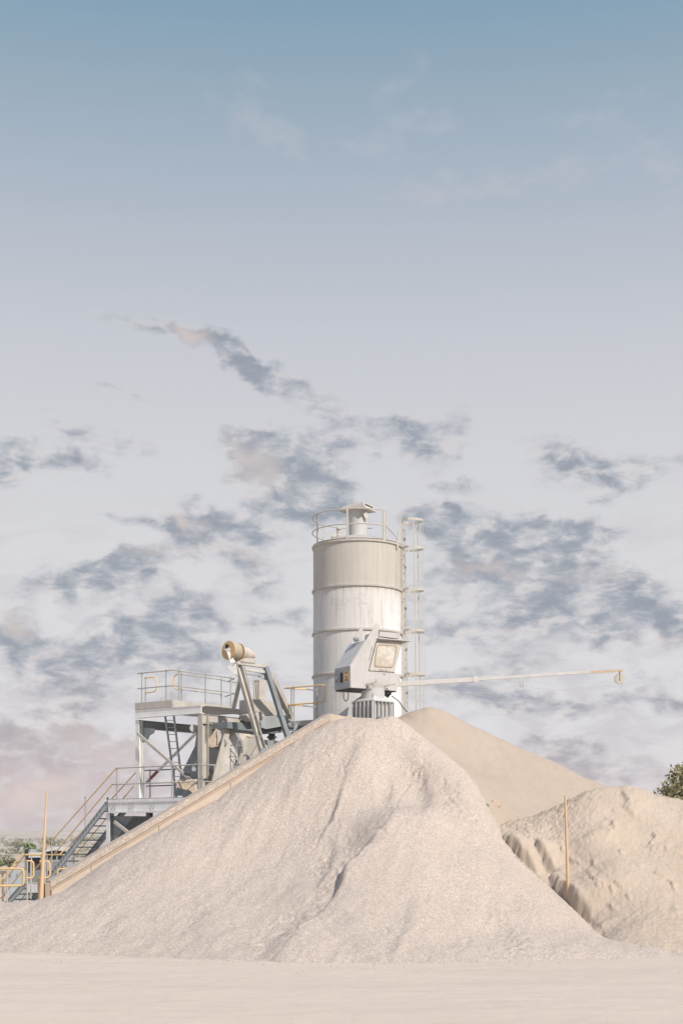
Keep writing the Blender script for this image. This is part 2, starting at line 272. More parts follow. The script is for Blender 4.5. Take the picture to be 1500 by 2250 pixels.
# ------------------------------------------------------------------ geometry helpers
UP = Vector((0,0,1))
def V(*a): return Vector(a)
def P(px, py, Y): return Vector(((px-750)/FPX*Y, Y, HC+(HZ-py)/FPX*Y))
def hitY(px, pl):
    o, d = pl; k = (px-750)/FPX
    t = (k*o[1]-o[0])/(d[0]-k*d[1]); return o[1]+t*d[1]
def PT(px, py, pl): return P(px, py, hitY(px, pl))                  # where a sight line meets an upright plane of the plant
def PZ(px, pl, z): p = PT(px, HZ, pl); p.z = z; return p
def off(pl, vec): return ((pl[0][0]+vec[0], pl[0][1]+vec[1]), pl[1])
class MB:
    def __init__(s): s.v = []; s.f = []
    def add(s, vs, fs):
        n = len(s.v); s.v += [Vector(q) for q in vs]; s.f += [tuple(i+n for i in f) for f in fs]; return s
    def prism(s, pts, vec):
        vec = Vector(vec); n = len(pts); pts = [Vector(q) for q in pts]
        return s.add(pts+[q+vec for q in pts], [tuple(range(n)), tuple(range(2*n-1, n-1, -1))]+[(i, i+n, (i+1)%n+n, (i+1)%n) for i in range(n)])
    def frame(s, p0, p1, up):
        d = (Vector(p1)-Vector(p0)).normalized(); up = Vector(up)
        if abs(d.dot(up)) > .98: up = Vector((0,1,0)) if abs(d.y) < .9 else Vector((1,0,0))
        a = d.cross(up).normalized(); b = a.cross(d).normalized(); return d, a, b
    def bar(s, p0, p1, wd, ht, up=UP):
        p0, p1 = Vector(p0), Vector(p1); d, a, b = s.frame(p0, p1, up); a *= wd/2; b *= ht/2
        return s.prism([p0-a-b, p0+a-b, p0+a+b, p0-a+b], p1-p0)
    def ibeam(s, p0, p1, wd, ht, t=.02, up=UP):
        p0, p1 = Vector(p0), Vector(p1); d, a, b = s.frame(p0, p1, up)
        for sg in (-1, 1): s.bar(p0+b*sg*(ht/2-t/2), p1+b*sg*(ht/2-t/2), wd, t, b)
        return s.bar(p0, p1, t, ht-2*t, b)
    def channel(s, p0, p1, wd, ht, t=.02, up=UP, side=1):
        p0, p1 = Vector(p0), Vector(p1); d, a, b = s.frame(p0, p1, up)
        for sg in (-1, 1): s.bar(p0+b*sg*(ht/2-t/2), p1+b*sg*(ht/2-t/2), wd, t, b)
        return s.bar(p0+a*side*(wd/2-t/2), p1+a*side*(wd/2-t/2), t, ht-2*t, b)
    def box(s, c, ex, ey, ez):
        c, ex, ey, ez = Vector(c), Vector(ex), Vector(ey), Vector(ez)
        return s.prism([c-ex-ey-ez, c+ex-ey-ez, c+ex+ey-ez, c-ex+ey-ez], ez*2)
    def tube(s, pts, r, n=8, r1=None):
        pts = [Vector(q) for q in pts]; m = len(pts); r1 = r if r1 is None else r1; vs = []; a0 = None
        for i, q in enumerate(pts):
            d = ((pts[i]-pts[i-1]).normalized() if i else Vector((0,0,0)))+((pts[i+1]-pts[i]).normalized() if i < m-1 else Vector((0,0,0))); d.normalize()
            if a0 is None: a0 = d.cross(UP if abs(d.z) < .95 else Vector((1,0,0))).normalized()
            a0 = (a0-d*a0.dot(d)).normalized(); b0 = d.cross(a0); rr = r+(r1-r)*i/max(1, m-1)
            vs += [q+(a0*math.cos(2*math.pi*k/n)+b0*math.sin(2*math.pi*k/n))*rr for k in range(n)]
        fs = [(i*n+k, i*n+(k+1)%n, (i+1)*n+(k+1)%n, (i+1)*n+k) for i in range(m-1) for k in range(n)]
        return s.add(vs, fs+[tuple(range(n-1,-1,-1)), tuple(range((m-1)*n, m*n))])
    def lathe(s, prof, c, axis=UP, n=48, a0=0, caps=True):
        axis = Vector(axis).normalized(); x = axis.cross(Vector((0,1,0)) if abs(axis.y) < .9 else Vector((1,0,0))).normalized(); y = axis.cross(x); c = Vector(c)
        vs = [c+axis*h+(x*math.cos(2*math.pi*k/n+a0)+y*math.sin(2*math.pi*k/n+a0))*r for r, h in prof for k in range(n)]
        fs = [(i*n+k, i*n+(k+1)%n, (i+1)*n+(k+1)%n, (i+1)*n+k) for i in range(len(prof)-1) for k in range(n)]
        if caps: fs += [tuple(range(n-1,-1,-1)), tuple(range((len(prof)-1)*n, len(prof)*n))]
        return s.add(vs, fs)
    def build(s, name, m, parent=None, smooth=False, loc=None, bevel=0):
        org = Vector(parent['_o']) if parent else Vector(loc) if loc is not None else Vector((0,0,0))
        me = bpy.data.meshes.new(name); me.from_pydata([tuple(q-org) for q in s.v], [], s.f); me.validate()
        me.materials.append(m if not isinstance(m, str) else M[m])
        import bmesh as _b; bm = _b.new(); bm.from_mesh(me); _b.ops.recalc_face_normals(bm, faces=bm.faces); bm.to_mesh(me); bm.free()
        o = bpy.data.objects.new(name, me); COL.objects.link(o); o['_o'] = tuple(org)
        if parent: o.parent = parent
        else: o.location = org
        if smooth:
            for p_ in me.polygons: p_.use_smooth = True
            me.set_sharp_from_angle(angle=R(40))
        if bevel:
            md = o.modifiers.new('bevel', 'BEVEL'); md.width = bevel; md.segments = 2; md.limit_method = 'ANGLE'
        return o
def thing(name, label, cat, loc, group=None):
    o = bpy.data.objects.new(name, None); COL.objects.link(o); o.location = loc; o['_o'] = tuple(loc); o.empty_display_size = .3
    return tag(o, label, cat, group)
def tag(o, label, cat, group=None):
    o['label'] = label; o['category'] = cat
    if group: o['group'] = group
    return o
def loopD(a, b, c, d, r=.12):
    """points of a rounded U: a -> b (corner) -> c (corner) -> d"""
    a, b, c, d = map(Vector, (a, b, c, d)); out = [a]
    for p, q, s_ in ((a, b, c), (b, c, d)):
        i, o_ = (p-q).normalized(), (s_-q).normalized()
        for k in range(6):
            t = k/5; out.append((q+i*r)*(1-t)**2+q*2*t*(1-t)+(q+o_*r)*t*t)
    out.append(d); return out

# ------------------------------------------------------------------ ground, hills
def vnoise(x, y, seed):
    r = np.random.RandomState(seed); N = 256; tab = r.rand(N, N)
    xi, yi = np.floor(x).astype(int), np.floor(y).astype(int); fx, fy = x-xi, y-yi
    fx, fy = fx*fx*(3-2*fx), fy*fy*(3-2*fy); g = lambda a, b_: tab[a % N, b_ % N]
    return (g(xi,yi)*(1-fx)+g(xi+1,yi)*fx)*(1-fy)+(g(xi,yi+1)*(1-fx)+g(xi+1,yi+1)*fx)*fy-.5
def fb(x, y, sc, seed, oct=4, gain=.5):
    o = 0; a = 1
    for k in range(oct): o = o+a*vnoise(x*sc*2**k+37*k, y*sc*2**k+11*k, seed+k); a *= gain
    return o
def grid_mesh(name, xs, ys, Z, m, keep=None, smooth=True):
    nx, ny = len(xs), len(ys); XX, YY = np.meshgrid(xs, ys)
    me = bpy.data.meshes.new(name); co = np.stack([XX.ravel(), YY.ravel(), Z.ravel()], 1)
    i = np.arange((ny-1)*nx).reshape(ny-1, nx)[:, :-1].ravel(); q = np.stack([i, i+1, i+nx+1, i+nx], 1)
    if keep is not None: q = q[keep.ravel()[q].all(1)]
    used = np.unique(q); mp = -np.ones(len(co), int); mp[used] = np.arange(len(used)); q = mp[q]; co = co[used]
    me.vertices.add(len(co)); me.vertices.foreach_set('co', co.ravel()); me.loops.add(q.size); me.loops.foreach_set('vertex_index', q.ravel())
    me.polygons.add(len(q)); me.polygons.foreach_set('loop_start', np.arange(0, q.size, 4)); me.polygons.foreach_set('loop_total', np.full(len(q), 4))
    me.update(); me.validate(); me.materials.append(M[m])
    if smooth: me.polygons.foreach_set('use_smooth', np.ones(len(q), bool))
    o = bpy.data.objects.new(name, me); COL.objects.link(o); return o
xs = np.concatenate([np.linspace(-1900, -300, 14), np.linspace(-220, -16, 14), np.arange(-14, 14.01, .14), np.linspace(16, 220, 14), np.linspace(300, 1900, 14)])
ys = np.concatenate([np.linspace(-150, 8, 8), np.arange(10, 36, .10), np.linspace(36.5, 60, 20), np.linspace(70, 400, 18), np.linspace(500, 2000, 14)])
GX, GY = np.meshgrid(xs, ys)
gz = np.where((np.abs(GX) < 15) & (GY < 37), .05*fb(GX*.5, GY, .5, 3)+.018*fb(GX, GY, 3.1, 9, 3), 0)
o = grid_mesh('ground', xs, ys, gz, 'ground'); o['kind'] = 'structure'
xs = np.linspace(-1700, 1700, 120); ys = np.linspace(420, 1900, 50); GX, GY = np.meshgrid(xs, ys)
t_ = np.clip((GY-430)/420, 0, 1); gz = -.4+t_*t_*(3-2*t_)*(7.4+9*fb(GX, GY, .0035, 5, 4)) + (GY-430)*.0008
o = grid_mesh('hills', xs, ys, gz, 'hill'); o['kind'] = 'structure'

# ------------------------------------------------------------------ stockpiles
def tps(pts):
    A = np.array([(p.x, p.y) for p in pts]); z = np.array([p.z for p in pts]); n = len(A)
    U = lambda r2: np.where(r2 > 0, .5*r2*np.log(np.maximum(r2, 1e-12)), 0)
    Kk = U(((A[:,None]-A[None])**2).sum(-1))+np.eye(n)*.02; Pm = np.concatenate([np.ones((n,1)), A], 1)
    L = np.zeros((n+3, n+3)); L[:n,:n] = Kk; L[:n,n:] = Pm; L[n:,:n] = Pm.T
    w_ = np.linalg.solve(L, np.concatenate([z, np.zeros(3)]))
    def f(X, Y):
        out = np.zeros(X.size); x, y = X.ravel(), Y.ravel()
        for i in range(0, x.size, 20000):
            r2 = (x[i:i+20000,None]-A[:,0])**2+(y[i:i+20000,None]-A[:,1])**2
            out[i:i+20000] = U(r2)@w_[:n]+w_[n]+w_[n+1]*x[i:i+20000]+w_[n+2]*y[i:i+20000]
        return out.reshape(X.shape)
    return f
def side_of(px, py, poly):
    """distance to a line of points and which side of it (positive = to its right going down), plus how far along"""
    best = np.full(px.shape, 1e9); sgn = np.zeros(px.shape); along = np.zeros(px.shape); L = 0
    tl = sum(math.dist(poly[i], poly[i+1]) for i in range(len(poly)-1))
    for (ax, ay), (bx, by) in zip(poly, poly[1:]):
        dx, dy = bx-ax, by-ay; l = math.hypot(dx, dy); t = np.clip(((px-ax)*dx+(py-ay)*dy)/l**2, 0, 1)
        d = np.hypot(px-ax-t*dx, py-ay-t*dy); m_ = d < best; best = np.where(m_, d, best)
        sgn = np.where(m_, np.sign((px-ax)*dy-(py-ay)*dx), sgn); along = np.where(m_, (L+t*l)/tl, along); L += l
    return best*sgn, along
def scarp(px, py, poly, amp, wd, reach, lead=None):
    """a bank whose steep face looks left: ground right of the line stands higher and eases back over 'reach'"""
    d, a = side_of(px, py, poly); env = np.sin(np.pi*np.clip(a*.98+.01, 0, 1))**.6
    s_ = 1/(1+np.exp(-d/wd*3)); return amp*env*(s_*np.exp(-np.maximum(d, 0)/reach)) - amp*.35*env*(1-s_)*np.exp(np.minimum(d, 0)/(lead or reach*.5))
def baseY(py): return HC*FPX/(py-HZ)
WALL = (((105-750)/FPX*39.0, 39.0), ((740-750)/FPX*43.4+(645/FPX*39.0), 4.4)); wl = math.hypot(*WALL[1]); WALL = (WALL[0], (WALL[1][0]/wl, WALL[1][1]/wl))
WN = Vector((WALL[1][1], -WALL[1][0], 0))            # wall face normal, towards the front pile
contact = [(113,1981),(168,1944),(236,1898),(290,1862),(340,1832),(417,1788),(476,1756),(530,1716),(594,1669),(644,1632),(689,1605),(745,1583)]
ridge = [(900,1611,42.3),(935,1640,41.8),(973,1672,41.2),(1012,1706,40.6),(1045,1742,39.9),(1062,1785,39.0),(1105,1848,38.0),(1180,1925,36.6),(1270,2012,35),(1400,2078,32.8)]
g = []
for (px, py) in [(-150,2088),(0,2092),(200,2096),(400,2105),(600,2112),(800,2116),(1000,2116),(1200,2112),(1350,2107),(1500,2101),(1650,2098)]:
    Y = baseY(py); g.append(P(px, py, Y)); q = P(px, py, Y-1.4); q.z = -.38; g.append(q)
for c_ in contact: g.append(PT(*c_, WALL))
for c_ in [(770,1577,43.3),(820,1583,43.0),(868,1578,43.0),(820,1700,40.2),(700,1700,40.5),(890,1796,37.2),(828,1806,37.1),(965,1806,37.2),(885,1766,39.0),(870,1715,40.3),(935,1765,39.1),(880,1850,35.9),(820,1765,39.0),(1000,1835,37),(700,1850,37.6),(775,1850,37.1),(800,1950,34.2),(950,1950,34.0),(1100,1960,34.4),(1100,2050,32.2),(600,1850,38.2),(500,1950,36),(620,2000,34)]: g.append(P(*c_))
for k, r_ in enumerate(ridge): q = P(*r_); g += [q, q+V(1.0,.9,-.7 if k < 5 else -1.0)]
g.append(P(1500,2112,31.8)+V(0,1.5,-.1))
for (px, py, Y) in [(100,1988,38.6),(50,1985,38.3),(0,1987,38.0),(-100,1990,37.6)]: q = P(px, py, Y); g += [q, q+V(0,1.6,-.75)]
g += [V(1.0,45.5,4.8), V(3,45,4.0), V(-9.5,36,.55)]
f_main = tps(g)
xs = np.arange(-11.5, 9.2, .036); ys = np.arange(28.6, 45.5, .040); GX, GY = np.meshgrid(xs, ys); Zm = f_main(GX, GY)
pxg = 750+GX/GY*FPX; pyg = HZ-(Zm-HC)/GY*FPX
pxg, pyg = pxg+10*fb(GX, GY, 1.2, 101, 4), pyg+10*fb(GX, GY, 1.2, 107, 4)
SC = [([(752,1735),(735,1785),(722,1815),(704,1842)], .26, 6, 60), ([(850,1803),(815,1850),(790,1890),(752,1940),(728,1985),(690,2025)], .50, 9, 110),
 ([(690,2000),(640,2050),(575,2105)], .36, 24, 90), ([(880,1640),(935,1720),(938,1770),(925,1800)], .32, 20, 60), ([(920,1665),(975,1730),(1035,1785),(1090,1845)], .18, 24, 70),
 ([(290,1990),(245,2040),(215,2085)], .22, 24, 90), ([(1095,2000),(1120,2060),(1165,2100)], .26, 22, 80), ([(800,1600),(770,1680),(748,1735)], .20, 18, 60), ([(862,1690),(862,1740),(845,1795)], .16, 16, 45),
 ([(560,1760),(500,1830),(470,1860)], .08, 22, 60), ([(700,1640),(640,1720),(610,1770)], .10, 22, 60), ([(735,1850),(722,1900),(700,1950)], .22, 12, 50), ([(905,1960),(890,2040),(870,2100)], .10, 22, 70), ([(480,1960),(440,2030),(420,2090)], .09, 24, 70), ([(1010,1870),(1030,1940),(1030,2000)], .10, 22, 60)]
SC[5] = (SC[5][0], .09, 24, 90); SC[6] = (SC[6][0], .11, 22, 80)
gm = np.zeros(Zm.shape)                               # coarse stones gather along the gullies
for pl_, am_, wd_, re_ in SC:
    Zm = Zm+scarp(pxg, pyg, pl_, am_*.68, wd_, re_); d_, a_ = side_of(pxg, pyg, pl_)
    gm = np.maximum(gm, min(1, am_/.25)*np.exp(-((d_+8)/(16+wd_))**2)*np.sin(np.pi*np.clip(a_*.96+.02, 0, 1))**.5)
d_, a_ = side_of(pxg, pyg, [(800,1830),(770,1880),(735,1950)]); gm = np.maximum(gm, np.exp(-(d_/34)**2)*np.sin(np.pi*np.clip(a_*.96+.02, 0, 1)))
for ln, wd_, st_ in (([(905,1640),(930,1700),(935,1760),(925,1810)], 22, .9), ([(800,1590),(770,1660),(750,1730)], 16, .7), ([(860,1650),(865,1720),(850,1790)], 14, .6), ([(660,2000),(610,2060),(575,2110)], 30, .9), ([(1090,2030),(1120,2070),(1165,2108)], 26, .8), ([(590,1690),(520,1750),(430,1810)], 12, .6)):
    d_, a_ = side_of(pxg, pyg, ln); gm = np.maximum(gm, st_*np.exp(-(d_/wd_)**2)*np.sin(np.pi*np.clip(a_*.96+.02, 0, 1))**.7)
Zm += .05*fb(GX, GY, .9, 21, 3)+.035*fb(GX*1.5-GY*.3, GY*.45, 2.2, 31, 3)
rough = .45+.55*np.clip(vnoise(GX*.8, GY*.5, 77)+.6, 0, 1)
rough = rough+1.1*np.clip(vnoise(GX*.6+7, GY*.35, 79)+.05, 0, 1)
gm = gm*np.clip(.6+1.4*fb(GX, GY, 2.1, 131, 3), .1, 1.3)
Zm += rough*(.021*(rng.rand(*Zm.shape)-.5))+gm*(.10*vnoise(GX*13, GY*13, 137)+.055*(rng.rand(*Zm.shape)-.5))
side = (GX-WALL[0][0])*WN.x+(GY-WALL[0][1])*WN.y      # >0 in front of the wall
tpar = (GX-WALL[0][0])*WALL[1][0]+(GY-WALL[0][1])*WALL[1][1]
keep = ((side > -.12) | (tpar < -.05)) & (Zm > -.25)
pile = grid_mesh('gravel_pile', xs, ys, Zm, 'gravel', keep, smooth=False)
tag(pile, 'large cone of pale pinkish gravel heaped in front of the cabin, widest pile in front', 'gravel pile', 'heaped aggregate piles')

s_ = [P(*c_) for c_ in [(950,1554,45.5),(905,1561,45.4),(868,1580,45.0),(1000,1575,45.6),(1100,1621,45.7),(1200,1667,45.8),(1330,1725,45.9),(1420,1748,46),(1520,1770,46),(1650,1800,46),
    (930,1622,43.3),(1020,1680,42.5),(1110,1750,41.0),(1120,1806,39.6),(1200,1740,42.9),(1300,1780,42.9),(1450,1800,43.5),(1110,1850,38.9),(1000,1640,43.9),(1200,1810,40.8)]]
s_ += [P(*r_)-V(0,0,.03) for r_ in ridge[:5]]+[P(*r_)-V(.5,.9,.75) for r_ in ridge[:5]]
s_ += [V(2.9,48,5.2),V(1.2,47,5.6),V(6,48.5,4),V(9,49,2.4),V(13,48.5,1.6)]
f_sand = tps(s_); xs = np.arange(1.2, 14.0, .05); ys = np.arange(37.5, 49, .05); GX, GY = np.meshgrid(xs, ys); Zs = f_sand(GX, GY)
Zs += .09*fb(GX, GY, .7, 51, 4)+.035*fb(GX*1.2, GY*.4, 2.6, 55, 3)+.02*fb(GX, GY, 5, 61, 2)+.016*(rng.rand(*Zs.shape)-.5)
sand = grid_mesh('sand_pile', xs, ys, Zs, 'sand', Zs > -.2)
tag(sand, 'tall smooth heap of tan sand rising behind the gravel, right of the silo base', 'sand pile', 'heaped aggregate piles')

b_ = [P(*c_) for c_ in [(1175,1800,39.7),(1215,1782,39.5),(1260,1757,39.4),(1300,1740,39.4),(1345,1733,39.5),(1385,1736,39.6),(1440,1749,39.9),(1500,1765,40.0),(1600,1782,40.2),
    (1200,1870,37.7),(1300,1850,37.3),(1300,1950,35.6),(1400,1850,37.3),(1400,1960,35.1),(1390,2040,33.5),(1500,1850,37.2),(1500,1975,34.8),(1500,2055,32.9),(1600,1960,35),(1600,2050,33),
    (1245,1955,36.4),(1120,1852,38.1),(1165,1902,37.2),(1285,2015,35.1),(1120,1806,39.4),(1330,2050,34.0)]]
for px in (1430, 1520, 1640): b_ += [P(px, 2098, baseY(2098)), V((px-750)/FPX*30, 30, -.4)]
b_ += [V(8.5,41.4,3.2),V(10.5,41.6,2.6),V(6.6,41.4,2.9),V(5,41,3.0),V(8.5,43.5,1.6),V(11.5,43,1.2)]
f_bank = tps(b_); xs = np.arange(3.9, 12.5, .034); ys = np.arange(29.8, 43.0, .036); GX, GY = np.meshgrid(xs, ys); Zb = f_bank(GX, GY)
pxg = 750+GX/GY*FPX; pyg = HZ-(Zb-HC)/GY*FPX; pxg, pyg = pxg+17*fb(GX, GY, 1.5, 81, 4, .55)+4*vnoise(GX*10, GY*10, 84), pyg+17*fb(GX, GY, 1.5, 87, 4, .55)+4*vnoise(GX*10, GY*10, 85)
Zb += scarp(pxg, pyg, [(1098,1838),(1115,1862),(1132,1885),(1165,1912),(1185,1930)], .52, 6, 40, 14)
Zb += scarp(pxg, pyg, [(1172,1872),(1190,1900),(1222,1932)], .42, 6, 40, 14)
Zb += scarp(pxg, pyg, [(1205,1940),(1240,1975),(1262,1990),(1292,2025)], .50, 6, 45, 18)
Zb += scarp(pxg, pyg, [(1310,1735),(1265,1762),(1190,1798),(1160,1815)], .16, 12, 50)
Zb += scarp(pxg, pyg, [(1345,1812),(1300,1828),(1262,1850),(1245,1870)], .16, 14, 50)
Zb += scarp(pxg, pyg, [(1362,1736),(1372,1760),(1395,1792)], .14, 5, 30)
for cr in [[(1228,1874),(1242,1896)],[(1250,1897),(1257,1912),(1270,1918)],[(1283,1925),(1300,1938),(1312,1944)],[(1296,1897),(1304,1908)],[(1340,1812),(1350,1822)],[(1333,1845),(1343,1830)],[(1436,1825),(1442,1840),(1430,1856)],
    [(1390,1912),(1415,1910)],[(1435,1915),(1478,1938)],[(1463,1940),(1482,1968)],[(1346,1954),(1370,1957)],[(1316,1953),(1324,1970)],[(1298,1955),(1310,1964)],[(1372,1972),(1388,1984)],[(1420,1866),(1465,1872)],[(1336,1965),(1345,1975)],[(1330,1998),(1340,2006)],[(1355,1870),(1362,1877)]]:
    Zb += scarp(pxg, pyg, cr, .12, 1.5, 6, 3.5)
Zb += .09*fb(GX, GY, .7, 71, 4)+.03*fb(GX, GY, 3.2, 73, 3); blk = np.clip(fb(GX, GY, 1.4, 91, 3)-.1, 0, 1)
Zb += .18*blk*fb(GX, GY, 5., 93, 3, .6)+.034*(rng.rand(*Zb.shape)-.5)
grav = np.clip((1330-pxg)/80, 0, 1)*np.clip((1900-pyg)/60, 0, 1)
Zb += grav*.06*(rng.rand(*Zb.shape)-.5)
bank = grid_mesh('sand_bank', xs, ys, Zb, 'bank', Zb > -.2, smooth=False)
tag(bank, 'crumbling cracked bank of damp sand with small cliffs, at the foot of the right pole', 'sand pile', 'heaped aggregate piles')

def lump(name, px, py, Y, sx, sy, sz_, m, label, cat, seed, squash=1.):
    r_ = np.random.RandomState(seed); mb = MB(); c = P(px, py, Y); n, k = 14, 9; vs = []
    for i in range(k+1):
        for j in range(n):
            th, ph = math.pi*i/k, 2*math.pi*j/n; d = V(math.sin(th)*math.cos(ph)*sx, math.sin(th)*math.sin(ph)*sy, math.cos(th)*sz_); f_ = 1+.55*float(fb(np.array(d.x*7.+seed), np.array(d.y*7.+d.z*9.), 1., seed, 3)); vs.append(c+d*f_)
    mb.add(vs, [(i*n+j, i*n+(j+1)%n, (i+1)*n+(j+1)%n, (i+1)*n+j) for i in range(k) for j in range(n)])
    return tag(mb.build(name, m, None, loc=c), label, cat)
lump('sand_clod', 1083, 1774, 40.0, .22, .2, .17, 'bank', 'crusty clod of caked sand at the gravel edge, below the smooth sand heap', 'clod', 3)
lump('sand_clod', 1066, 1770, 39.72, .10, .12, .07, 'teal', 'small dark lump beside the crusty clod at the gravel edge', 'clod', 5)
o = lump('dark_stone', 834, 1579, 42.95, .10, .08, .075, 'teal', 'small dark stone on top of the gravel below the ribbed pedestal', 'stone', 8)
lump('dark_stone', 964, 1586, 45.05, .035, .035, .05, 'wood', 'tiny dark stone near the crest of the smooth sand heap', 'stone', 9)

# ------------------------------------------------------------------ dividing wall of the bins
wall = thing('dividing_wall', 'sloping pale concrete dividing wall running down the left flank of the gravel pile', 'wall', V(WALL[0][0], WALL[0][1], 0))
top = [(110,1936),(725,1567)]
wb = -WN*.28
def wallstrip(d0, d1, pr, back, name, m, x0=110, x1=725, bev=0):
    sl_ = (top[1][1]-top[0][1])/(top[1][0]-top[0][0]); y = lambda x, d: top[0][1]+sl_*(x-110)+d
    pts = [PT(x0, y(x0, d0), WALL), PT(x1, y(x1, d0), WALL), PT(x1, y(x1, d1), WALL), PT(x0, y(x0, d1), WALL)]
    return MB().prism([q+WN*pr for q in pts], wb*back-WN*pr).build(name, m, wall)
wallstrip(0, 15, .05, 1.25, 'coping', 'cap'); wallstrip(15, 21, .02, 1, 'joint_strip', 'rustband')
for i, (x0, x1) in enumerate([(114,200),(201.2,349),(350.2,505.6),(506.8,724)]): wallstrip(21, 165, 0, 1, 'wall_panel', 'concrete', x0, x1)
MB().prism([PT(a, b, WALL)+WN*.0 for a, b in [(726,1568),(757,1574),(775,1574),(775,1640),(726,1640)]], wb).build('end_block', 'concrete', wall)
MB().box(PT(106,1968,WALL), V(.055,0,0), V(0,.12,0), V(0,0,.36)).build('end_post', 'woodpale', wall, bevel=.01)
mb = MB(); mb.box(PT(98,1965,WALL)+V(-.02,.03,0), V(.075,0,0), V(0,.05,0), V(0,0,.30)); mb.box(PT(92,1955,WALL)+V(-.04,.05,.05), V(.07,0,0), V(0,.05,0), V(0,0,.26)); mb.build('timber_board', 'wood', wall, bevel=.01)
o = MB().prism([PT(a, b, off(WALL, (-.2*WN.x,-.2*WN.y))) for a, b in [(706,1574),(724,1568),(722,1575),(713,1580)]], (.1,.12,0)).build('steel_scrap', 'wood', None, loc=PT(715,1575,WALL)); tag(o, 'small dark scrap of plate lying on the upper end of the sloping wall', 'scrap')

# ------------------------------------------------------------------ marker poles
def pole(pts, r0, r1, label, kind):
    o = MB().tube(pts, r0, 12, r1).build('marker_pole', 'pole', None, True, loc=pts[0])
    return tag(o, label, 'pole', 'tapered marker poles')
pole([P(90,1992,37.9), P(95,1900,38.0), P(104,1738,38.2)], .066, .022, 'tan tapered pole standing beside the timber end of the dividing wall', 0)
pole([P(1248,1966,35.9), P(1244,1850,35.9), P(1241,1748,35.9)], .048, .026, 'yellowish pole planted in the cracked sand bank', 1)

# ------------------------------------------------------------------ silo
SY = 48.5; SX = (785.5-750)/FPX*SY; SR = 1.50
def sz(py): return HC+(HZ-py)/FPX*(SY)
ST = sz(1206); SILO_R1 = sz(1302); SILO_R2 = sz(1396); SILO_R3 = sz(1489)
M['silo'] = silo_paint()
silo = thing('cement_silo', 'tall pale cylindrical cement silo with hoop rings and a caged ladder', 'silo', V(SX, SY, 0))
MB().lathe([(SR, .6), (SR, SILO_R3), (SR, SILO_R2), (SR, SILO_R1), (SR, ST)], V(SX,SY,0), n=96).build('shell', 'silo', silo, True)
for z in (ST, SILO_R1, SILO_R2, SILO_R3):
    MB().lathe([(SR-.02,-.045),(SR+.045,-.03),(SR+.05,.03),(SR-.02,.05)], V(SX,SY,z), n=96, caps=False).build('hoop_ring', 'cream', silo, True)
MB().lathe([(SR+.03,.06),(SR-.02,.09),(.42,.40),(.32,.42)], V(SX,SY,ST), n=64).build('roof', 'cream', silo, True)
fc = P(786.5,1150,SY); fc.z = ST
fv = MB().lathe([(.315,.38),(.315,1.26)], fc, n=40).build('filter_vent', 'grey', silo, True)
zc = ST+1.20
mb = MB(); cx, cy = V(.40,-.22,0), V(.19,.33,0)
cc = fc+V(-.02,0,1.28)
mb.add([cc+cx*a+cy*b+V(0,0,h) for a, b, h in [(-1.05,-1,.02),(1.02,-1,.02),(1.02,1,.02),(-1.05,1,.02),(-.8,-.9,.12),(.92,-.95,.19),(.92,.95,.19),(-.8,.9,.12)]], [(0,1,2,3),(4,5,6,7),(0,1,5,4),(1,2,6,5),(2,3,7,6),(3,0,4,7)])
mb.box(cc+V(0,0,-.003), cx*1.12, cy*1.08, V(0,0,.022)); cap = mb.build('vent_cap', 'cream', fv, bevel=.015)
MB().bar(cc+cx*1.0-cy*.75+V(0,0,.125), cc+cx*1.0+cy*.6+V(0,0,.11), .02, .025).build('cap_slot', 'dark', fv)
MB().prism([fc+V(.14,-.36,1.14), fc+V(.30,-.30,1.16), fc+V(.34,-.30,.98), fc+V(.24,-.34,.96)], (0,.03,0)).build('flap', 'cream', fv)
vp = P(744,1180,SY-.6); mb = MB(); mb.lathe([(.09,-.12),(.12,-.05),(.12,.05),(.06,.10),(.06,.25),(.09,.25),(.09,.3)], vp, n=16); mb.lathe([(.1,-.1),(.1,.1)], vp+V(-.16,0,.0), V(1,0,0), n=14); mb.tube([vp+V(.1,0,-.05), vp+V(.35,0,.0), vp+V(.5,.1,-.1)], .03)
mb.build('relief_valve', 'cream', silo, True)
rail = MB(); RR = SR+.03
def rp(a, z): return V(SX+RR*math.sin(a), SY-RR*math.cos(a), z)
A0, A1 = -R(200), R(36)
for z in (ST+1.02, ST+.52): rail.tube([rp(A0+(A1-A0)*k/40, z) for k in range(41)], .02, 6)
hr = rail.build('guard_rail', 'cream', silo, True)
for px in (696.5, 762.6, 842.6):
    a = math.asin(max(-1, min(1, ((px-750)/FPX*(SY-1.3)-SX)/RR))); MB().bar(rp(a, ST), rp(a, ST+1.03), .065, .03, V(math.sin(a),-math.cos(a),0)).build('rail_post', 'cream', hr)
for a in (-R(130), -R(170), R(36)): MB().bar(rp(a, ST), rp(a, ST+1.03), .05, .03).build('rail_post', 'cream', hr)
mb = MB(); mb.tube([rp(R(36), ST+.52), rp(R(55), ST+.25), rp(R(62), ST+.05)], .02, 6); mb.tube([rp(R(62), ST+.02), rp(R(62), ST+.45)], .02, 6); mb.build('rail_end', 'cream', hr, True)
MB().box(rp(R(58), ST-.02)+V(.02,-.03,0), V(.035,0,0), V(0,.02,0), V(0,0,.13)).build('lug', 'cream', silo)
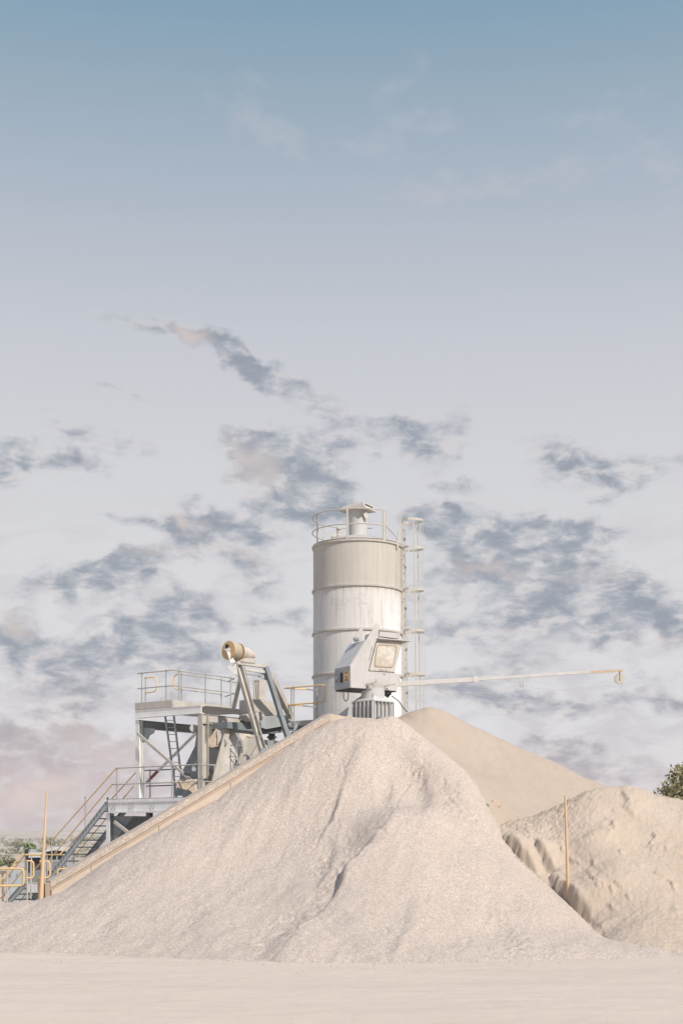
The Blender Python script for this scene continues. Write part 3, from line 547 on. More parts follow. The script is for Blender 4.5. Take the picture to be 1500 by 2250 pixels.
# caged ladder on the silo's right side, facing across the picture
lad = MB(); la = R(84); lc = V(SX+SR*math.sin(la)-.02, SY-SR*math.cos(la), 0); tang = V(math.cos(la), math.sin(la), 0).normalized(); rad = V(math.sin(la), -math.cos(la), 0)
zb, zt = sz(1600), sz(1146)
rakes = lambda z: rad*(.10*(zt-z)/(zt-zb))
lp = []
for sg in (-1, 1): lp.append(MB().bar(lc+tang*.22*sg+rad*(.16+.03*sg)+V(0,0,zb), lc+tang*.22*sg+rad*(.06+.03*sg)+V(0,0,zt), .022, .065, rad).build('stringer', 'cream', silo))
z = zb
while z < zt-.1: MB().tube([lc-tang*.22+rad*(.06+.1*(zt-z)/(zt-zb))+V(0,0,z), lc+tang*.22+rad*(.06+.1*(zt-z)/(zt-zb))+V(0,0,z)], .016, 6).build('rung', 'cream', silo); z += .29
hoops = [sz(1147), sz(1208), sz(1299), sz(1389), sz(1484)]
def hoop_at(z, a):
    b = lc+rad*(.06+.1*(zt-z)/(zt-zb))+V(0,0,z); return b-tang*.36*math.cos(a)*(1 if .05 < a < math.pi-.05 else .7)+rad*.66*max(0, math.sin(a))**.8
for z in hoops:
    h = [hoop_at(z, math.pi*k/18) for k in range(19)]; mb = MB()
    for a, b in zip(h, h[1:]): mb.bar(a, b+(b-a)*.05, .012, .075)
    mb.build('cage_hoop', 'cream', silo)
for a_, wd_ in ((R(28), .042), (R(140), .042), (R(90), .014), (R(60), .02)):
    mb = MB()
    for z0, z1 in zip(hoops, hoops[1:]+[zb]): mb.bar(hoop_at(z0, a_), hoop_at(z1, a_), .012, wd_, rad)
    mb.build('cage_bar', 'cream', silo)
for z in (ST-.4, SILO_R1-.35, SILO_R2-.3, SILO_R3-.3):
    for sg in (-1,1): MB().bar(lc+tang*.22*sg+rad*-.08+V(0,0,z), lc+tang*.22*sg+rad*.12+V(0,0,z), .04, .05).build('standoff', 'cream', silo)

# ------------------------------------------------------------------ slewing cabin and its pedestal
TH = R(31); ct, cw = V(math.cos(TH), math.sin(TH), 0), V(-math.sin(TH), math.cos(TH), 0)     # along the cabin side, across it
FY = 43.4; F0 = P(770.3,1511,FY); PC = ((F0.x, F0.y), (ct.x, ct.y)); CW = .94
ped = thing('ribbed_pedestal', 'square steel pedestal with vertical ribs carrying the white cabin', 'pedestal', V((819-750)/FPX*44.0, 44.0, 0))
pc = V((819-750)/FPX*44.0, 44.0, 0); hw = .615; zr = P(0,1541,43.6).z; zlow = 5.2
cs = [pc+V(0,-hw,0), pc+V(hw,0,0), pc+V(0,hw,0), pc+V(-hw,0,0)]
MB().prism([c_*.88+pc*.12+V(0,0,zlow-(c_*.88+pc*.12).z) for c_ in cs], (0,0,zr-zlow)).build('core', 'grey', ped)
for a, b in ((3,0),(0,1),(1,2)):
    e = (cs[b]-cs[a]); nrm = V(e.y, -e.x, 0).normalized()
    if nrm.dot((cs[a]+cs[b])/2-pc) < 0: nrm = -nrm
    for k in range(6):
        q = cs[a]+e*(k+.06)/5.12; MB().box(V(q.x,q.y,(zlow+zr)/2)-nrm*.015, e.normalized()*.011, nrm*.065, V(0,0,(zr-zlow)/2)).build('rib', 'grey', ped)
mb = MB(); tq = P(0,1521,43.9).z
n = 32; top_ = [pc+V(.38*math.cos(2*math.pi*k/n), .38*math.sin(2*math.pi*k/n), tq) for k in range(n)]
mb.prism([c_*1.06-pc*.06+V(0,0,zr) for c_ in cs], (0,0,.025))
mb2 = MB()
for i in range(4):
    a, b = cs[i]+V(0,0,zr+.03), cs[(i+1)%4]+V(0,0,zr+.03); tp = pc+V(0,0,tq-.02)
    mb2.add([a, b, b*.42+pc*.58+V(0,0,tq-.03-(b*.42+pc*.58).z), a*.42+pc*.58+V(0,0,tq-.03-(a*.42+pc*.58).z)], [(0,1,2,3)])
mb.build('head_plate', 'grey', ped); mb2.build('sloped_head', 'grey', ped)
MB().lathe([(.36,zr+.06),(.36,tq+.12)], pc, n=32).build('turntable', 'grey', ped, True)
q = cs[0]; mb = MB().prism([q+V(0,.02,zr+.03), pc+V(0,-.34,zr+.05), pc+V(0,-.34,tq-.02)], (.015,0,0)); mb.build('gusset', 'grey', ped)
for k in range(5):
    q = cs[0]+(cs[1]-cs[0])*(k+.6)/5.1; MB().bar(V(q.x,q.y-.03,zr-.012), V(q.x,q.y-.03,zr-.012)+(cs[1]-cs[0]).normalized()*.06, .012, .022).build('bolt', 'dark', ped)

cab = thing('slewing_cabin', 'white angular operator cabin on the pedestal with a long boom reaching right', 'crane cabin', F0)
prof = [(770.3,1511),(769.3,1465.5),(804,1406.5),(830.5,1399.5),(883,1407),(865,1477),(879,1483),(878,1502),(870.5,1518.5)]
MB().prism([PT(a, b, PC) for a, b in prof], cw*CW).build('body', 'cabwhite', cab, bevel=.012)
# side fins standing above the hood
for sft, nm in ((0.0, 'fin'), (CW-.03, 'fin')):
    MB().prism([PT(a, b, PC)+cw*(sft+(0 if sft else -.003)) for a, b in [(801,1411),(826.5,1370),(832,1371.5),(830.5,1402)]], cw*.03).build(nm, 'cabwhite', cab)
# rear hood lid and end panel
e = PT(769.3,1465.5,PC); h = PT(804,1406.5,PC); dn = (h-e).normalized(); hn = cw.cross(dn).normalized(); hn = hn if hn.z > 0 else -hn
MB().prism([e+hn*.004+cw*.02+dn*.03, e+hn*.004+cw*(CW-.02)+dn*.03, h+hn*.004+cw*(CW-.02)-dn*.03, h+hn*.004+cw*.02-dn*.03], hn*.02).build('hood_lid', 'grey', cab)
hi = MB(); hi.lathe([(.05,0),(.07,.05),(.07,.12),(.03,.15)], h+cw*.45-ct*.1, n=12); hi.lathe([(.04,0),(.055,.05),(.03,.11)], h+cw*.32-ct*.08, n=12); hi.build('hood_vent', 'bluegrey', cab, True)
f0 = PT(770.3,1511,PC); f1 = PT(769.3,1465.5,PC); en = -ct
ep = MB().prism([f0+en*.004+cw*.015+V(0,0,.015), f0+en*.004+cw*(CW-.015)+V(0,0,.015), f0+en*.004+cw*(CW-.015)+V(0,0,.615), f0+en*.004+cw*.015+V(0,0,.615)], en*.012).build('end_panel', 'bluegrey', cab)  # the cool shade of the cabin's left end is put into this colour
def onend(u0, v0, u1, v1, pr=.019): 
    q = lambda u, v_: f0+en*pr+cw*u+V(0,0,v_)
    return [q(u0,v0), q(u1,v0), q(u1,v1), q(u0,v1)]
sg = MB().prism(onend(.06,.20,.36,.52), en*.006).build('warning_sign', 'yellow', ep)
mb = MB(); 
for k in range(10):
    a0, a1 = R(200+14*k), R(214+14*k); c0 = .21; zc0 = .40
    r0 = lambda a: .062-.0*a; w0 = .030*math.sin(math.pi*k/10)+.004; w1 = .030*math.sin(math.pi*(k+1)/10)+.004
    mb.prism([f0+en*.0265+cw*(c0-.075*math.cos(a0))+V(0,0,zc0+.075*math.sin(a0)), f0+en*.0265+cw*(c0-.075*math.cos(a1))+V(0,0,zc0+.075*math.sin(a1)), f0+en*.0265+cw*(c0-(.075-w1)*math.cos(a1))+V(0,0,zc0+(.075-w1)*math.sin(a1)), f0+en*.0265+cw*(c0-(.075-w0)*math.cos(a0))+V(0,0,zc0+(.075-w0)*math.sin(a0))], en*.003)
for (a, b, z0, z1) in [(.12,.30,.475,.495),(.09,.33,.445,.452),(.11,.31,.275,.29),(.12,.30,.25,.262),(.10,.32,.225,.237)]: mb.prism(onend(a, z0, b, z1, .0265), en*.003)
mb.build('sign_lettering', 'dark', sg)
hd = MB(); hd.prism(onend(.44,.20,.56,.50), en*.03); hd.bar(f0+en*.07+cw*.50+V(0,0,.24), f0+en*.07+cw*.50+V(0,0,.46), .03, .03); hd.build('door_latch', 'dark', ep)
s2 = MB().prism(onend(.72,.22,.88,.46), en*.005).build('notice_plate', 'grey', ep)
mb = MB(); mb.prism(onend(.72,.22,.88,.232,.0245), en*.003); mb.prism(onend(.72,.448,.88,.46,.0245), en*.003); mb.prism(onend(.72,.2325,.732,.4475,.0245), en*.003); mb.prism(onend(.868,.2325,.88,.4475,.0245), en*.003)
q = lambda u, v_: f0+en*.0245+cw*u+V(0,0,v_); mb.prism([q(.76,.26), q(.84,.26), q(.80,.36)], en*.003); mb.build('notice_marks', 'dark', s2)
# window panel in the cabin side
nf = -cw
def onside(a, b, pr=.004): return PT(a, b, PC)+nf*pr
def pxz(x, y): return 720+x*.12667, 1380+y*.12667
pan = [pxz(*c_) for c_ in [(838,238),(1276,246),(1150,764),(712,737)]]
wp = MB().prism([onside(a, b, .014) for a, b in pan], nf*.012).build('window_panel', 'cream', cab)
MB().prism([onside(*pxz(*c_), .006) for c_ in [(830,232),(1280,240),(1152,772),(703,744)]], nf*.006).build('panel_gap', 'dark', cab)
def rrect(sc, n=6):
    c_ = [Vector(pxz(*q_)).to_3d() for q_ in [(845,285),(1190,300),(1125,690),(790,670)]]; ctr = sum(c_, Vector())/4; c_ = [ctr+(q_-ctr)*sc for q_ in c_]; out = []
    for i in range(4):
        p_, q_, r_ = c_[i-1], c_[i], c_[(i+1)%4]; a = q_+(p_-q_).normalized()*6.5*sc; b = q_+(r_-q_).normalized()*6.5*sc
        for k in range(n+1): t = k/n; out.append(a*(1-t)**2+q_*2*t*(1-t)+b*t*t)
    return out
o_, i_ = rrect(1.0), rrect(.92); n = len(o_)
wd = MB().prism([onside(q_.x, q_.y, .028) for q_ in rrect(.93)], nf*.004).build('window', 'pane', cab)
mb = MB(); vs = [onside(q_.x, q_.y, pr) for pr in (.027,.045) for q_ in o_]+[onside(q_.x, q_.y, pr) for pr in (.045,.027) for q_ in i_]
mb.add(vs, [(r_*n+k, r_*n+(k+1)%n, ((r_+1)%4)*n+(k+1)%n, ((r_+1)%4)*n+k) for r_ in range(4) for k in range(n)]); mb.build('window_seal', paint('window seal', (.36,.30,.22), (.33,.27,.20), .7), wd)
mb = MB(); mb.tube([onside(*pxz(872,715), .05), onside(*pxz(965,722), .05)], .008, 6); mb.tube([onside(*pxz(995,715), .05), onside(*pxz(1005,745), .05)], .01, 6); mb.build('panel_handle', 'cream', wp)
MB().tube([onside(*pxz(768,318), .02), onside(*pxz(768,318), .05), onside(*pxz(718,535), .05), onside(*pxz(718,535), .0)], .009, 6).build('grab_handle', 'grey', cab, True)
mb = MB(); mb.tube([onside(*pxz(955,790), .01), onside(*pxz(985,790), .02), onside(*pxz(980,808), .03)], .01, 6); mb.build('panel_catch', 'galv', cab); MB().tube([onside(*pxz(828,885), .01), onside(*pxz(828,925), .01)], .008, 5).build('drip_mark', 'galv', cab)
# roof visor
vz = [onside(*pxz(*c_), 0) for c_ in [(858,150),(1288,180),(1288,236),(850,210)]]
r0 = onside(*pxz(845,196), .10); r1 = onside(*pxz(1408,240), .10); mb = MB(); mb.bar(r0+cw*.6+V(0,0,.015), r1+cw*.6+V(0,0,.015), 1.30, .03); mb.build('roof_visor', 'cabwhite', cab)
MB().prism([onside(*pxz(*c_), -.08) for c_ in [(1288,225),(1385,238),(1280,282)]], cw*.02).build('visor_bracket', 'grey', cab)
MB().prism([PT(a, b, PC)+cw*.05 for a, b in [(834,1397.5),(880,1403),(880,1391),(836,1387)]], cw*(CW-.1)).build('roof_box', 'cabwhite', cab)
# folding step
st = MB(); zs = f0.z
def stp(x, y, pr): return onside(*pxz(x, y), pr)
st.bar(stp(660,975,.02), stp(770,950,.26), .03, .03); st.bar(stp(985,1000,.02), stp(1095,992,.26), .03, .03)
for y in (985, 1020, 1050): st.bar(stp(665,y-6,.12), stp(975,y+18,.12), .03, .035)
st.bar(stp(695,985,.10), stp(690,1055,.06), .05, .012); st.bar(stp(960,1005,.10), stp(985,1080,.06), .06, .012)
st.build('folding_step', 'railpaint', cab)
ub = MB().prism([f0+cw*.02+ct*.02-V(0,0,.002), f0+cw*(CW-.02)+ct*.02-V(0,0,.002), f0+cw*(CW-.02)+ct*1.66-V(0,0,.002), f0+cw*.02+ct*1.66-V(0,0,.002)], (0,0,-.035)).build('underframe', 'black', cab)
hs = MB().tube(loopD(stp(318,1080,-.15), stp(318,1262,-.15), stp(400,1262,-.15), stp(400,1060,-.15), .14), .013, 8).build('hose_loop', 'black', cab, True)
mb = MB()
for k in range(26):
    x = 985+random.random()*165; y = 1100+random.random()*50+(x-985)*.16; mb.lathe([(.01,-.04),(.045,-.02),(.045,.03),(.015,.05)], stp(x, y, -.15-random.random()*.3), V(random.random()-.5,random.random()-.5,random.random()-.5), n=8)
mb.build('hose_bundle', 'dark', cab)
o = MB().tube([stp(1165,1165,-.2), P(876,1541,44.4), P(886,1556,45.2), P(894,1564,45.8)], .016, 6).build('feed_cable', 'dark', cab, True)
# boom
B0 = PT(876,1503.5,PC)+cw*.30; bp = ((B0.x,B0.y),(ct.x,ct.y))
def bm(px, py): return PT(px, py, bp)
s1 = MB(); s1.bar(bm(872,1503.5), bm(1041,1493), .13, .15); s1.build('boom_section', 'cabwhite', cab, bevel=.01)
MB().bar(bm(1036,1493.2), bm(1048,1492.6), .15, .18).build('boom_collar', 'cabwhite', cab)
MB().bar(bm(1042,1493), bm(1296,1476.5), .085, .095).build('boom_section', 'cabwhite', cab, bevel=.008)
MB().bar(bm(1284,1477.2), bm(1366,1473.5), .06, .08).build('boom_tip', 'woodpale', cab)
for (x0, y0, x1, y1) in [(966,1506,966,1518.5),(1144.5,1496,1144.5,1509)]:
    a, b = bm(x0-3, y0), bm(x1-3, y1); MB().tube(loopD(a, b, b+ct*.12, a+ct*.12, .03), .012, 6).build('cable_hanger', 'galv', cab, True)
pl = MB(); pcn = bm(1360.5,1491); pl.lathe([(.10,-.04),(.185,-.035),(.16,-.012),(.16,.012),(.185,.035),(.10,.04)], pcn, cw*.8+ct*.45, n=28)
pu = pl.build('pulley', 'cream', cab, True)
mb = MB(); ax = (cw*.8+ct*.45).normalized()
for sgn in (-1,1): mb.bar(bm(1360.5,1474)+ax*.055*sgn, pcn+ax*.055*sgn-V(0,0,.06), .04, .012, ax)
mb.build('pulley_bracket', 'galv', pu)
MB().tube([bm(*c_) for c_ in [(866,1515),(900,1517),(930,1516.5),(966,1512.5),(985,1517),(1015,1523.5),(1050,1523.5),(1090,1518),(1144,1503),(1170,1511),(1210,1517),(1260,1515),(1310,1503),(1345,1489),(1358,1481)]], .0055, 5).build('boom_cable', 'railpaint', cab, True)
MB().tube([bm(1367,1489), bm(1364,1515)], .006, 5).build('drop_rope', 'galv', cab)

# ------------------------------------------------------------------ batching plant: upper platform
UA, UV = V(-.79,.61,0).normalized(), V(.61,.79,0).normalized()
A = P(443,1550,45.5); PL = ((A.x,A.y),(UA.x,UA.y)); PR = ((A.x,A.y),(UV.x,UV.y)); ZD = A.z
plat = thing('batching_platform', 'grey steel upper platform on posts with handrails, left of the silo', 'platform', V(A.x, A.y, 0))
L = PZ(298, PL, ZD); Bc = PZ(379, PL, ZD); DV = 2.9
mb = MB(); mb.bar(L-V(0,0,.125), A-V(0,0,.125), .03, .21); mb.bar(L-V(0,0,.01)+UV*.05, A-V(0,0,.01)+UV*.05, .16, .02); mb.bar(L-V(0,0,.24)+UV*.05, A-V(0,0,.24)+UV*.05, .17, .02); mb.build('edge_beam', 'white', plat)
mb = MB(); mb.bar(A-V(0,0,.42)+UA*.03, A-V(0,0,.42)+UV*2.6+UA*.03, .03, .27); mb.bar(A-V(0,0,.56)+UA*.06, A-V(0,0,.56)+UV*2.6+UA*.06, .2, .02); mb.build('main_beam', 'cream', plat)
MB().bar(A-V(0,0,.27)+UA*.11-UV*.05, A-V(0,0,.27)+UV*3.4+UA*.11, .24, .014).build('beam_flange', 'cream', plat)
MB().ibeam(L-V(0,0,.44)+UV*.1, L-V(0,0,.44)+UV*5.2, .2, .27, .022).build('rear_beam', 'bluegrey', plat)
MB().prism([L, Bc, Bc+UV*DV, L+UV*DV], (0,0,.03)).build('deck_plate', 'grey', plat)
MB().prism([A+V(0,0,.0), Bc, Bc+UV*DV*1.25, A+UV*3.6], (0,0,.012)).build('deck_grating', 'galv', plat)
mb = MB(); mb.bar(L+V(0,0,.14)-UV*.02, Bc+V(0,0,.14)-UV*.02, .012, .22); mb.bar(Bc+V(0,0,.14)-UA*.02, Bc+UV*DV+V(0,0,.14)-UA*.02, .012, .22); mb.build('toe_board', 'cream', plat)
def post(name, p, z0, z1, m, wd=.17, ht=.17, par=plat): return MB().ibeam(V(p.x,p.y,z0), V(p.x,p.y,z1), wd, ht, .02, UV).build(name, m, par)
post('post', L+UV*.1-UA*.07, 3.9, ZD-.30, 'white'); NP = PT(441,1600,PL)+UV*.12; post('post', NP, 3.0, ZD-.27, 'cream', .2, .30)
post('post', L+UV*5.0, 0, ZD-.57, 'bluegrey'); post('post', A+UV*4.6, 0, ZD-.57, 'bluegrey')
LQ = L+UV*.02
gp = lambda c_, pl, th=.02: MB().prism([PT(a, b, pl) for a, b in c_], UV*th)
gp([(303,1597),(341,1601),(338,1611),(329,1616),(322,1632),(313,1631),(303,1612)], off(PL,(UV.x*.2,UV.y*.2))).build('gusset_plate', 'bluegrey', plat)
gp([(452,1586),(482,1588),(452,1632)], off(PR,(0,0)), .02).build('gusset_plate', 'cream', plat)
MB().bar(PT(302,1611,off(PL,(-UV.x*.1,-UV.y*.1))), PT(428,1722,off(PL,(-UV.x*.1,-UV.y*.1))), .05, .09).build('diagonal_brace', 'cream', plat)
d2 = off(PL,(UV.x*1.0,UV.y*1.0)); MB().bar(PT(432,1610,d2), PT(347.5,1693.5,d2), .05, .08).build('diagonal_brace', 'white', plat); MB().bar(PT(347.4,1693.6,d2), PT(331,1710.5,d2), .06, .085).build('painted_brace_end', 'red', plat); MB().bar(PT(330.9,1710.6,d2), PT(322,1720,d2), .05, .08).build('diagonal_brace', 'galv', plat)
def railing(par, name, polys, posts, m, r=.021, pm=None):
    """rails of one handrail; the posts are children of it"""
    mb = MB()
    for p_ in polys: mb.tube(p_, r, 8)
    h_ = mb.build(name, m, par, True)
    for a, b in posts:
        pb = MB().tube([a, b], .021, 8); pb.lathe([(.032,-.03),(.034,.03)], b, n=8); pb.build('rail_post', pm or 'galv', h_)
    return h_
z1r, z2r = ZD+1.22, ZD+.72
e0 = L-UA*-.0+UV*.02
def lr(px, z, o=0.02): return PZ(px, off(PL,(UV.x*o,UV.y*o)), z)
BR = off(((Bc.x,Bc.y),(UV.x,UV.y)), (-UA.x*.0, -UA.y*.0))
def br(px, z, o=0.): return PZ(px, off(BR,(UA.x*o,UA.y*o)), z)
railing(plat, 'handrail', [[lr(303,z1r), lr(366,z1r), lr(374,z1r), br(384,z1r+.01), br(394,z1r), br(484,z1r)], [lr(303,z2r), lr(366,z2r), lr(374,z2r), br(384,z2r), br(394,z2r), br(516,z2r)]],
    [(lr(312,ZD), lr(312,z1r)), (lr(365,ZD), lr(365,z1r)), (br(393.5,ZD), br(393.5,z1r)), (br(451.6,ZD), br(451.6,z1r)), (br(507,ZD), br(507,z1r))], 'railpaint')
railing(plat, 'handrail', [[br(483.5,z1r-.005), br(516,z1r-.005)], [br(516,z1r-.005), br(500,z1r-.03,.7)], [br(495,z2r-.02,.9), br(516,z2r-.01)]], [], 'galv')
fo = 1.05
for (xa, xb, dz) in ((320,344,0), (399,382.5,.02)):
    railing(plat, 'gate_rail', [loopD(lr(xa,z1r+dz,fo), lr(xb,z1r+dz,fo), lr(xb,z2r+dz,fo), lr(xa,z2r+dz,fo), .18)], [(lr(xa,ZD,fo), lr(xa,z1r,fo))], 'yellow')
q0 = lr(399,z1r,fo); railing(plat, 'handrail', [[q0, q0+UV*1.9], [q0+V(0,0,-.5), q0+UV*1.9+V(0,0,-.5)], [q0+UV*1.9, q0+UV*2.3+V(0,0,-.04), q0+UV*3.3-UA*-.05]], [(q0+UV*1.95-V(0,0,1.2), q0+UV*1.95), (q0+UV*3.3-V(0,0,1.2), q0+UV*3.3)], 'railpaint')
for a, b in ((lr(356,ZD+.05,fo), lr(355,ZD+.5,fo)), (lr(379,ZD+.1,.6), lr(377,ZD+.62,.6))): MB().tube([a, b], .018, 6).build('ladder_stile', 'railpaint', plat)

# ladder between landing and platform
ladder = thing('access_ladder', 'steel rung ladder leaning from the lower landing up to the upper platform', 'ladder', PT(390,1750,off(PL,(UV.x*.8,UV.y*.8))))
d3 = off(PL,(UV.x*.35,UV.y*.35)); d4 = off(PL,(UV.x*.8,UV.y*.8))
a0, a1 = PT(388,1752,d4), PT(363,1572,d3); c0, c1 = PT(404,1752,d4), PT(382,1572,d3)
for a, b in ((a0,a1),(c0,c1)): MB().bar(a, b, .03, .07, UA).build('stile', 'bluegrey', ladder)
for k in range(1, 12): t = k/11.7; MB().tube([a0.lerp(a1,t), c0.lerp(c1,t)], .013, 6).build('rung', 'bluegrey', ladder)

# ------------------------------------------------------------------ lower landing and stairs
CC = P(440,1752,44.8); QL = ((CC.x,CC.y),(UA.x,UA.y)); QR = ((CC.x,CC.y),(UV.x,UV.y)); ZL = CC.z
land = thing('stair_landing', 'grey steel lower landing with bolted deep beam and handrails above the sloping wall', 'landing', V(CC.x,CC.y,0))
LE = PZ(238, QL, ZL); BH = .44
fb_ = MB(); fb_.bar(LE-V(0,0,.05), CC-V(0,0,.05), .03, .10); fb_.bar(LE-V(0,0,.25)+UV*.02, CC-V(0,0,.25)+UV*.02, .02, .299); fb_.bar(LE-V(0,0,BH-.02), CC-V(0,0,BH-.02), .16, .03); fb_.build('deep_beam', 'white', land)
for px in (246, 285, 331): 
    for k in range(4):
        for dx in (0, 6): c_ = PZ(px+dx+(2 if k%2 else 0), off(QL,(-UV.x*.0,-UV.y*.0)), ZL-.15-.08*k); MB().box(c_, UA*.018, UV*.014, V(0,0,.012)).build('bolt', 'galv', land)
MB().prism([LE, CC, CC+UV*1.9, LE+UV*1.9], (0,0,.025)).build('deck_plate', 'galv', land)
MB().ibeam(LE+UV*1.9-V(0,0,.2), CC+UV*1.9-V(0,0,.2), .15, .36).build('rear_beam', 'bluegrey', land)
MB().ibeam(LE+UV*.02-V(0,0,.2), LE+UV*1.9-V(0,0,.2), .12, .36).build('end_beam', 'bluegrey', land)
post('column', PZ(240, off(QL,(UV.x*.08,UV.y*.08)), 0)-UA*.05, 0, ZL-BH-.005, 'white', .17, .2, land)
cp = PZ(247, off(QL,(UV.x*.1,UV.y*.1)), 0)
MB().prism([PT(a, b, off(QL,(UV.x*.12,UV.y*.12))) for a, b in [(243,1793),(293,1793),(262,1835),(253,1851),(247,1845)]], UV*1.0).build('knee_bracket', 'teal', land)
MB().bar(PT(252,1806,off(QL,(-UV.x*.02,-UV.y*.02))), PT(288,1834,off(QL,(-UV.x*.02,-UV.y*.02))), .06, .10).build('strut', 'cream', land)
post('column', CC+UV*1.7-UA*.3, 0, ZL-.4, 'bluegrey', .17, .17, land); post('column', LE+UV*1.7-UA*.2, 0, ZL-.4, 'bluegrey', .17, .17, land)
zt1, zt2 = ZL+1.03, ZL+.5
def qr(px, z): return PZ(px, QR, z)
def ql(px, z, o=0.): return PZ(px, off(QL,(UV.x*o,UV.y*o)), z)
railing(land, 'handrail', [[ql(256,zt1), ql(432,zt1), qr(444,zt1), qr(452,zt1), qr(545,zt1)], [ql(247,zt2), ql(432,zt2), qr(444,zt2), qr(452,zt2), qr(500,zt2)]],
    [(ql(p_,ZL), ql(p_,zt1)) for p_ in (257,316,378)]+[(ql(437,ZL), ql(437,zt1)), (qr(471,ZL), qr(471,zt1))], 'railpaint')
g0 = ql(300,0,1.0)
railing(land, 'handrail', [[ql(318,zt1-.0,1.7), ql(400,zt1,1.7)], [ql(322,zt2,1.7), ql(390,zt2,1.7)]], [(ql(330,ZL,1.7), ql(330,zt1,1.7)), (ql(383,ZL,1.7), ql(383,zt1,1.7))], 'teal')
# stairs
stairs = thing('steel_stairs', 'long blue grey steel staircase with yellow handrails going down left', 'stairs', V(LE.x,LE.y,0))
S0 = LE+UA*.02-V(0,0,.02); S1 = PT(104,1930,QL); run = S1-S0; SW = UV*1.0
def strg(a): return MB().channel(S0+a-V(0,0,.10), S1+a-V(0,0,.10), .07, .19, .014, UP, 1)
strg(V(0,0,0)).build('stringer', 'steelblue', stairs); strg(SW).build('stringer', 'bluegrey', stairs)
N = 11
for k in range(1, N):
    c_ = S0+run*(k/N)-V(0,0,.12); MB().box(c_+SW*.5, UA*.115, SW*.47, V(0,0,.018)).build('tread', 'teal', stairs)
for k in range(1, 22): MB().box(S0+run*(k/22)-V(0,0,.03)-UV*.042, UA*.02, UV*.008, V(0,0,.02)).build('bolt', 'galv', stairs)
for o_, m in ((0,'yellow'),(1,'yellow')):
    w_ = SW*o_
    t0 = ql(256,zt1)+w_ if not o_ else ql(256,zt1)+SW; b0 = PT(102,1861,QL)+w_; mt = ql(247,zt2)+w_; mbm = PT(109,1889,QL)+w_
    ps = []
    for t in (.36, .92): q = S0+run*t+w_; f_ = t0.lerp(b0, t-.02); ps.append((q, V(q.x,q.y,t0.z+(b0.z-t0.z)*t)))
    if o_: t0 = t0-V(0,0,0)
    railing(stairs, 'handrail', [[t0, b0], [mt, mbm]], ps, m, .02, 'galv' if not o_ else 'teal')
# lower flight, with its own small landing
lowst = thing('lower_stairs', 'lower flight of steel stairs with yellow looped rails at the far left', 'stairs', V(S1.x,S1.y,0))
LZ = S1.z-.2; Q0 = S1+UA*.15; Q0 = V(Q0.x,Q0.y,LZ)
MB().prism([Q0, Q0+UA*1.0, Q0+UA*1.0+SW, Q0+SW], (0,0,.04)).build('landing_plate', 'grey', lowst)
MB().prism([V(Q0.x,Q0.y,LZ-.30)-UV*.03, V(Q0.x,Q0.y,LZ-.01)-UV*.03, V(Q0.x,Q0.y,LZ-.01)+UA*.85-UV*.03, V(Q0.x,Q0.y,LZ-.30)+UA*.85-UV*.03], UV*.02).build('fascia_panel', 'white', lowst)
F1 = Q0+UA*1.0; F2 = F1+UA*1.5; F2.z = -.1
for a in (V(0,0,0), SW): MB().channel(F1+a, F2+a, .07, .2, .014).build('stringer', 'bluegrey', lowst)
for k in range(1, 6): MB().box(F1.lerp(F2,k/6)+SW*.5, UA*.11, SW*.46, V(0,0,.018)).build('tread', 'teal', lowst)
for a in (V(0,0,0), SW):
    p_, q_ = F1+a+V(0,0,1.0), F2+a+V(0,0,1.0)
    railing(lowst, 'handrail', [[p_-UA*.9, p_, q_+UA*.8-V(0,0,.75)], [p_-V(0,0,.45), q_-V(0,0,.45)+UA*.8-V(0,0,.75)]], [(F1+a, p_), (F2+a, q_), (F1+a-UA*.85, p_-UA*.85)], 'yellow', .026)
# looped yellow guard rails near the foot of the stairs
def guard(label, pts, posts, r=.027):
    t = thing('guard_rail', label, 'railing', posts[0][0], 'looped yellow guard rails')
    MB().tube(pts, r, 8).build('rail', 'yellow', t, True)
    for a, b in posts: MB().tube([a, b], .024, 8).build('post', 'railpaint', t, True)
Yg = 41.5
guard('nearest yellow guard rail loop, cut by the left edge', loopD(P(-40,1908.5,Yg), P(53,1908.5,Yg), P(53,1946,Yg), P(-40,1946.5,Yg), .14), [(P(16.5,1990,Yg),P(16.5,1908,Yg)),(P(10.5,1990,Yg+.25),P(10.5,1946,Yg+.25)),(P(-30,1990,Yg),P(-30,1908,Yg))], .03)
guard('yellow guard rail loop standing left of the tan pole', loopD(P(59,1891.5,45), P(74.5,1891.5,45), P(74.5,1929,45), P(59,1929,45), .12), [(P(60.5,1985,45),P(60.5,1890,45)),(P(68.5,1975,45.6),P(68.5,1893,45.6))])
guard('yellow guard rail loop peeping out right behind the tan pole', loopD(P(88,1892.5,45.5), P(110.5,1892.5,45.5), P(110.5,1928.5,45.5), P(88,1928.5,45.5), .12), [(P(99.5,1970,45.5),P(99.5,1892,45.5))])
guard('yellow guard rail loop opening right under the stairs', loopD(P(127,1945,46.5), P(127,1909,46.5), P(175,1907,46.5), P(176,1925,46.5), .12), [(P(150,1950,46.5),P(150,1908,46.5))])
guard('far level yellow guard rail crossing behind the stairs foot', [P(-20,1962,52), P(49,1877.5,52), P(92,1877.5,52), P(131,1878.5,52), P(150,1860,52)], [(P(69.5,1965,52),P(69.5,1878,52)),(P(100,1965,52),P(100,1876,52))])

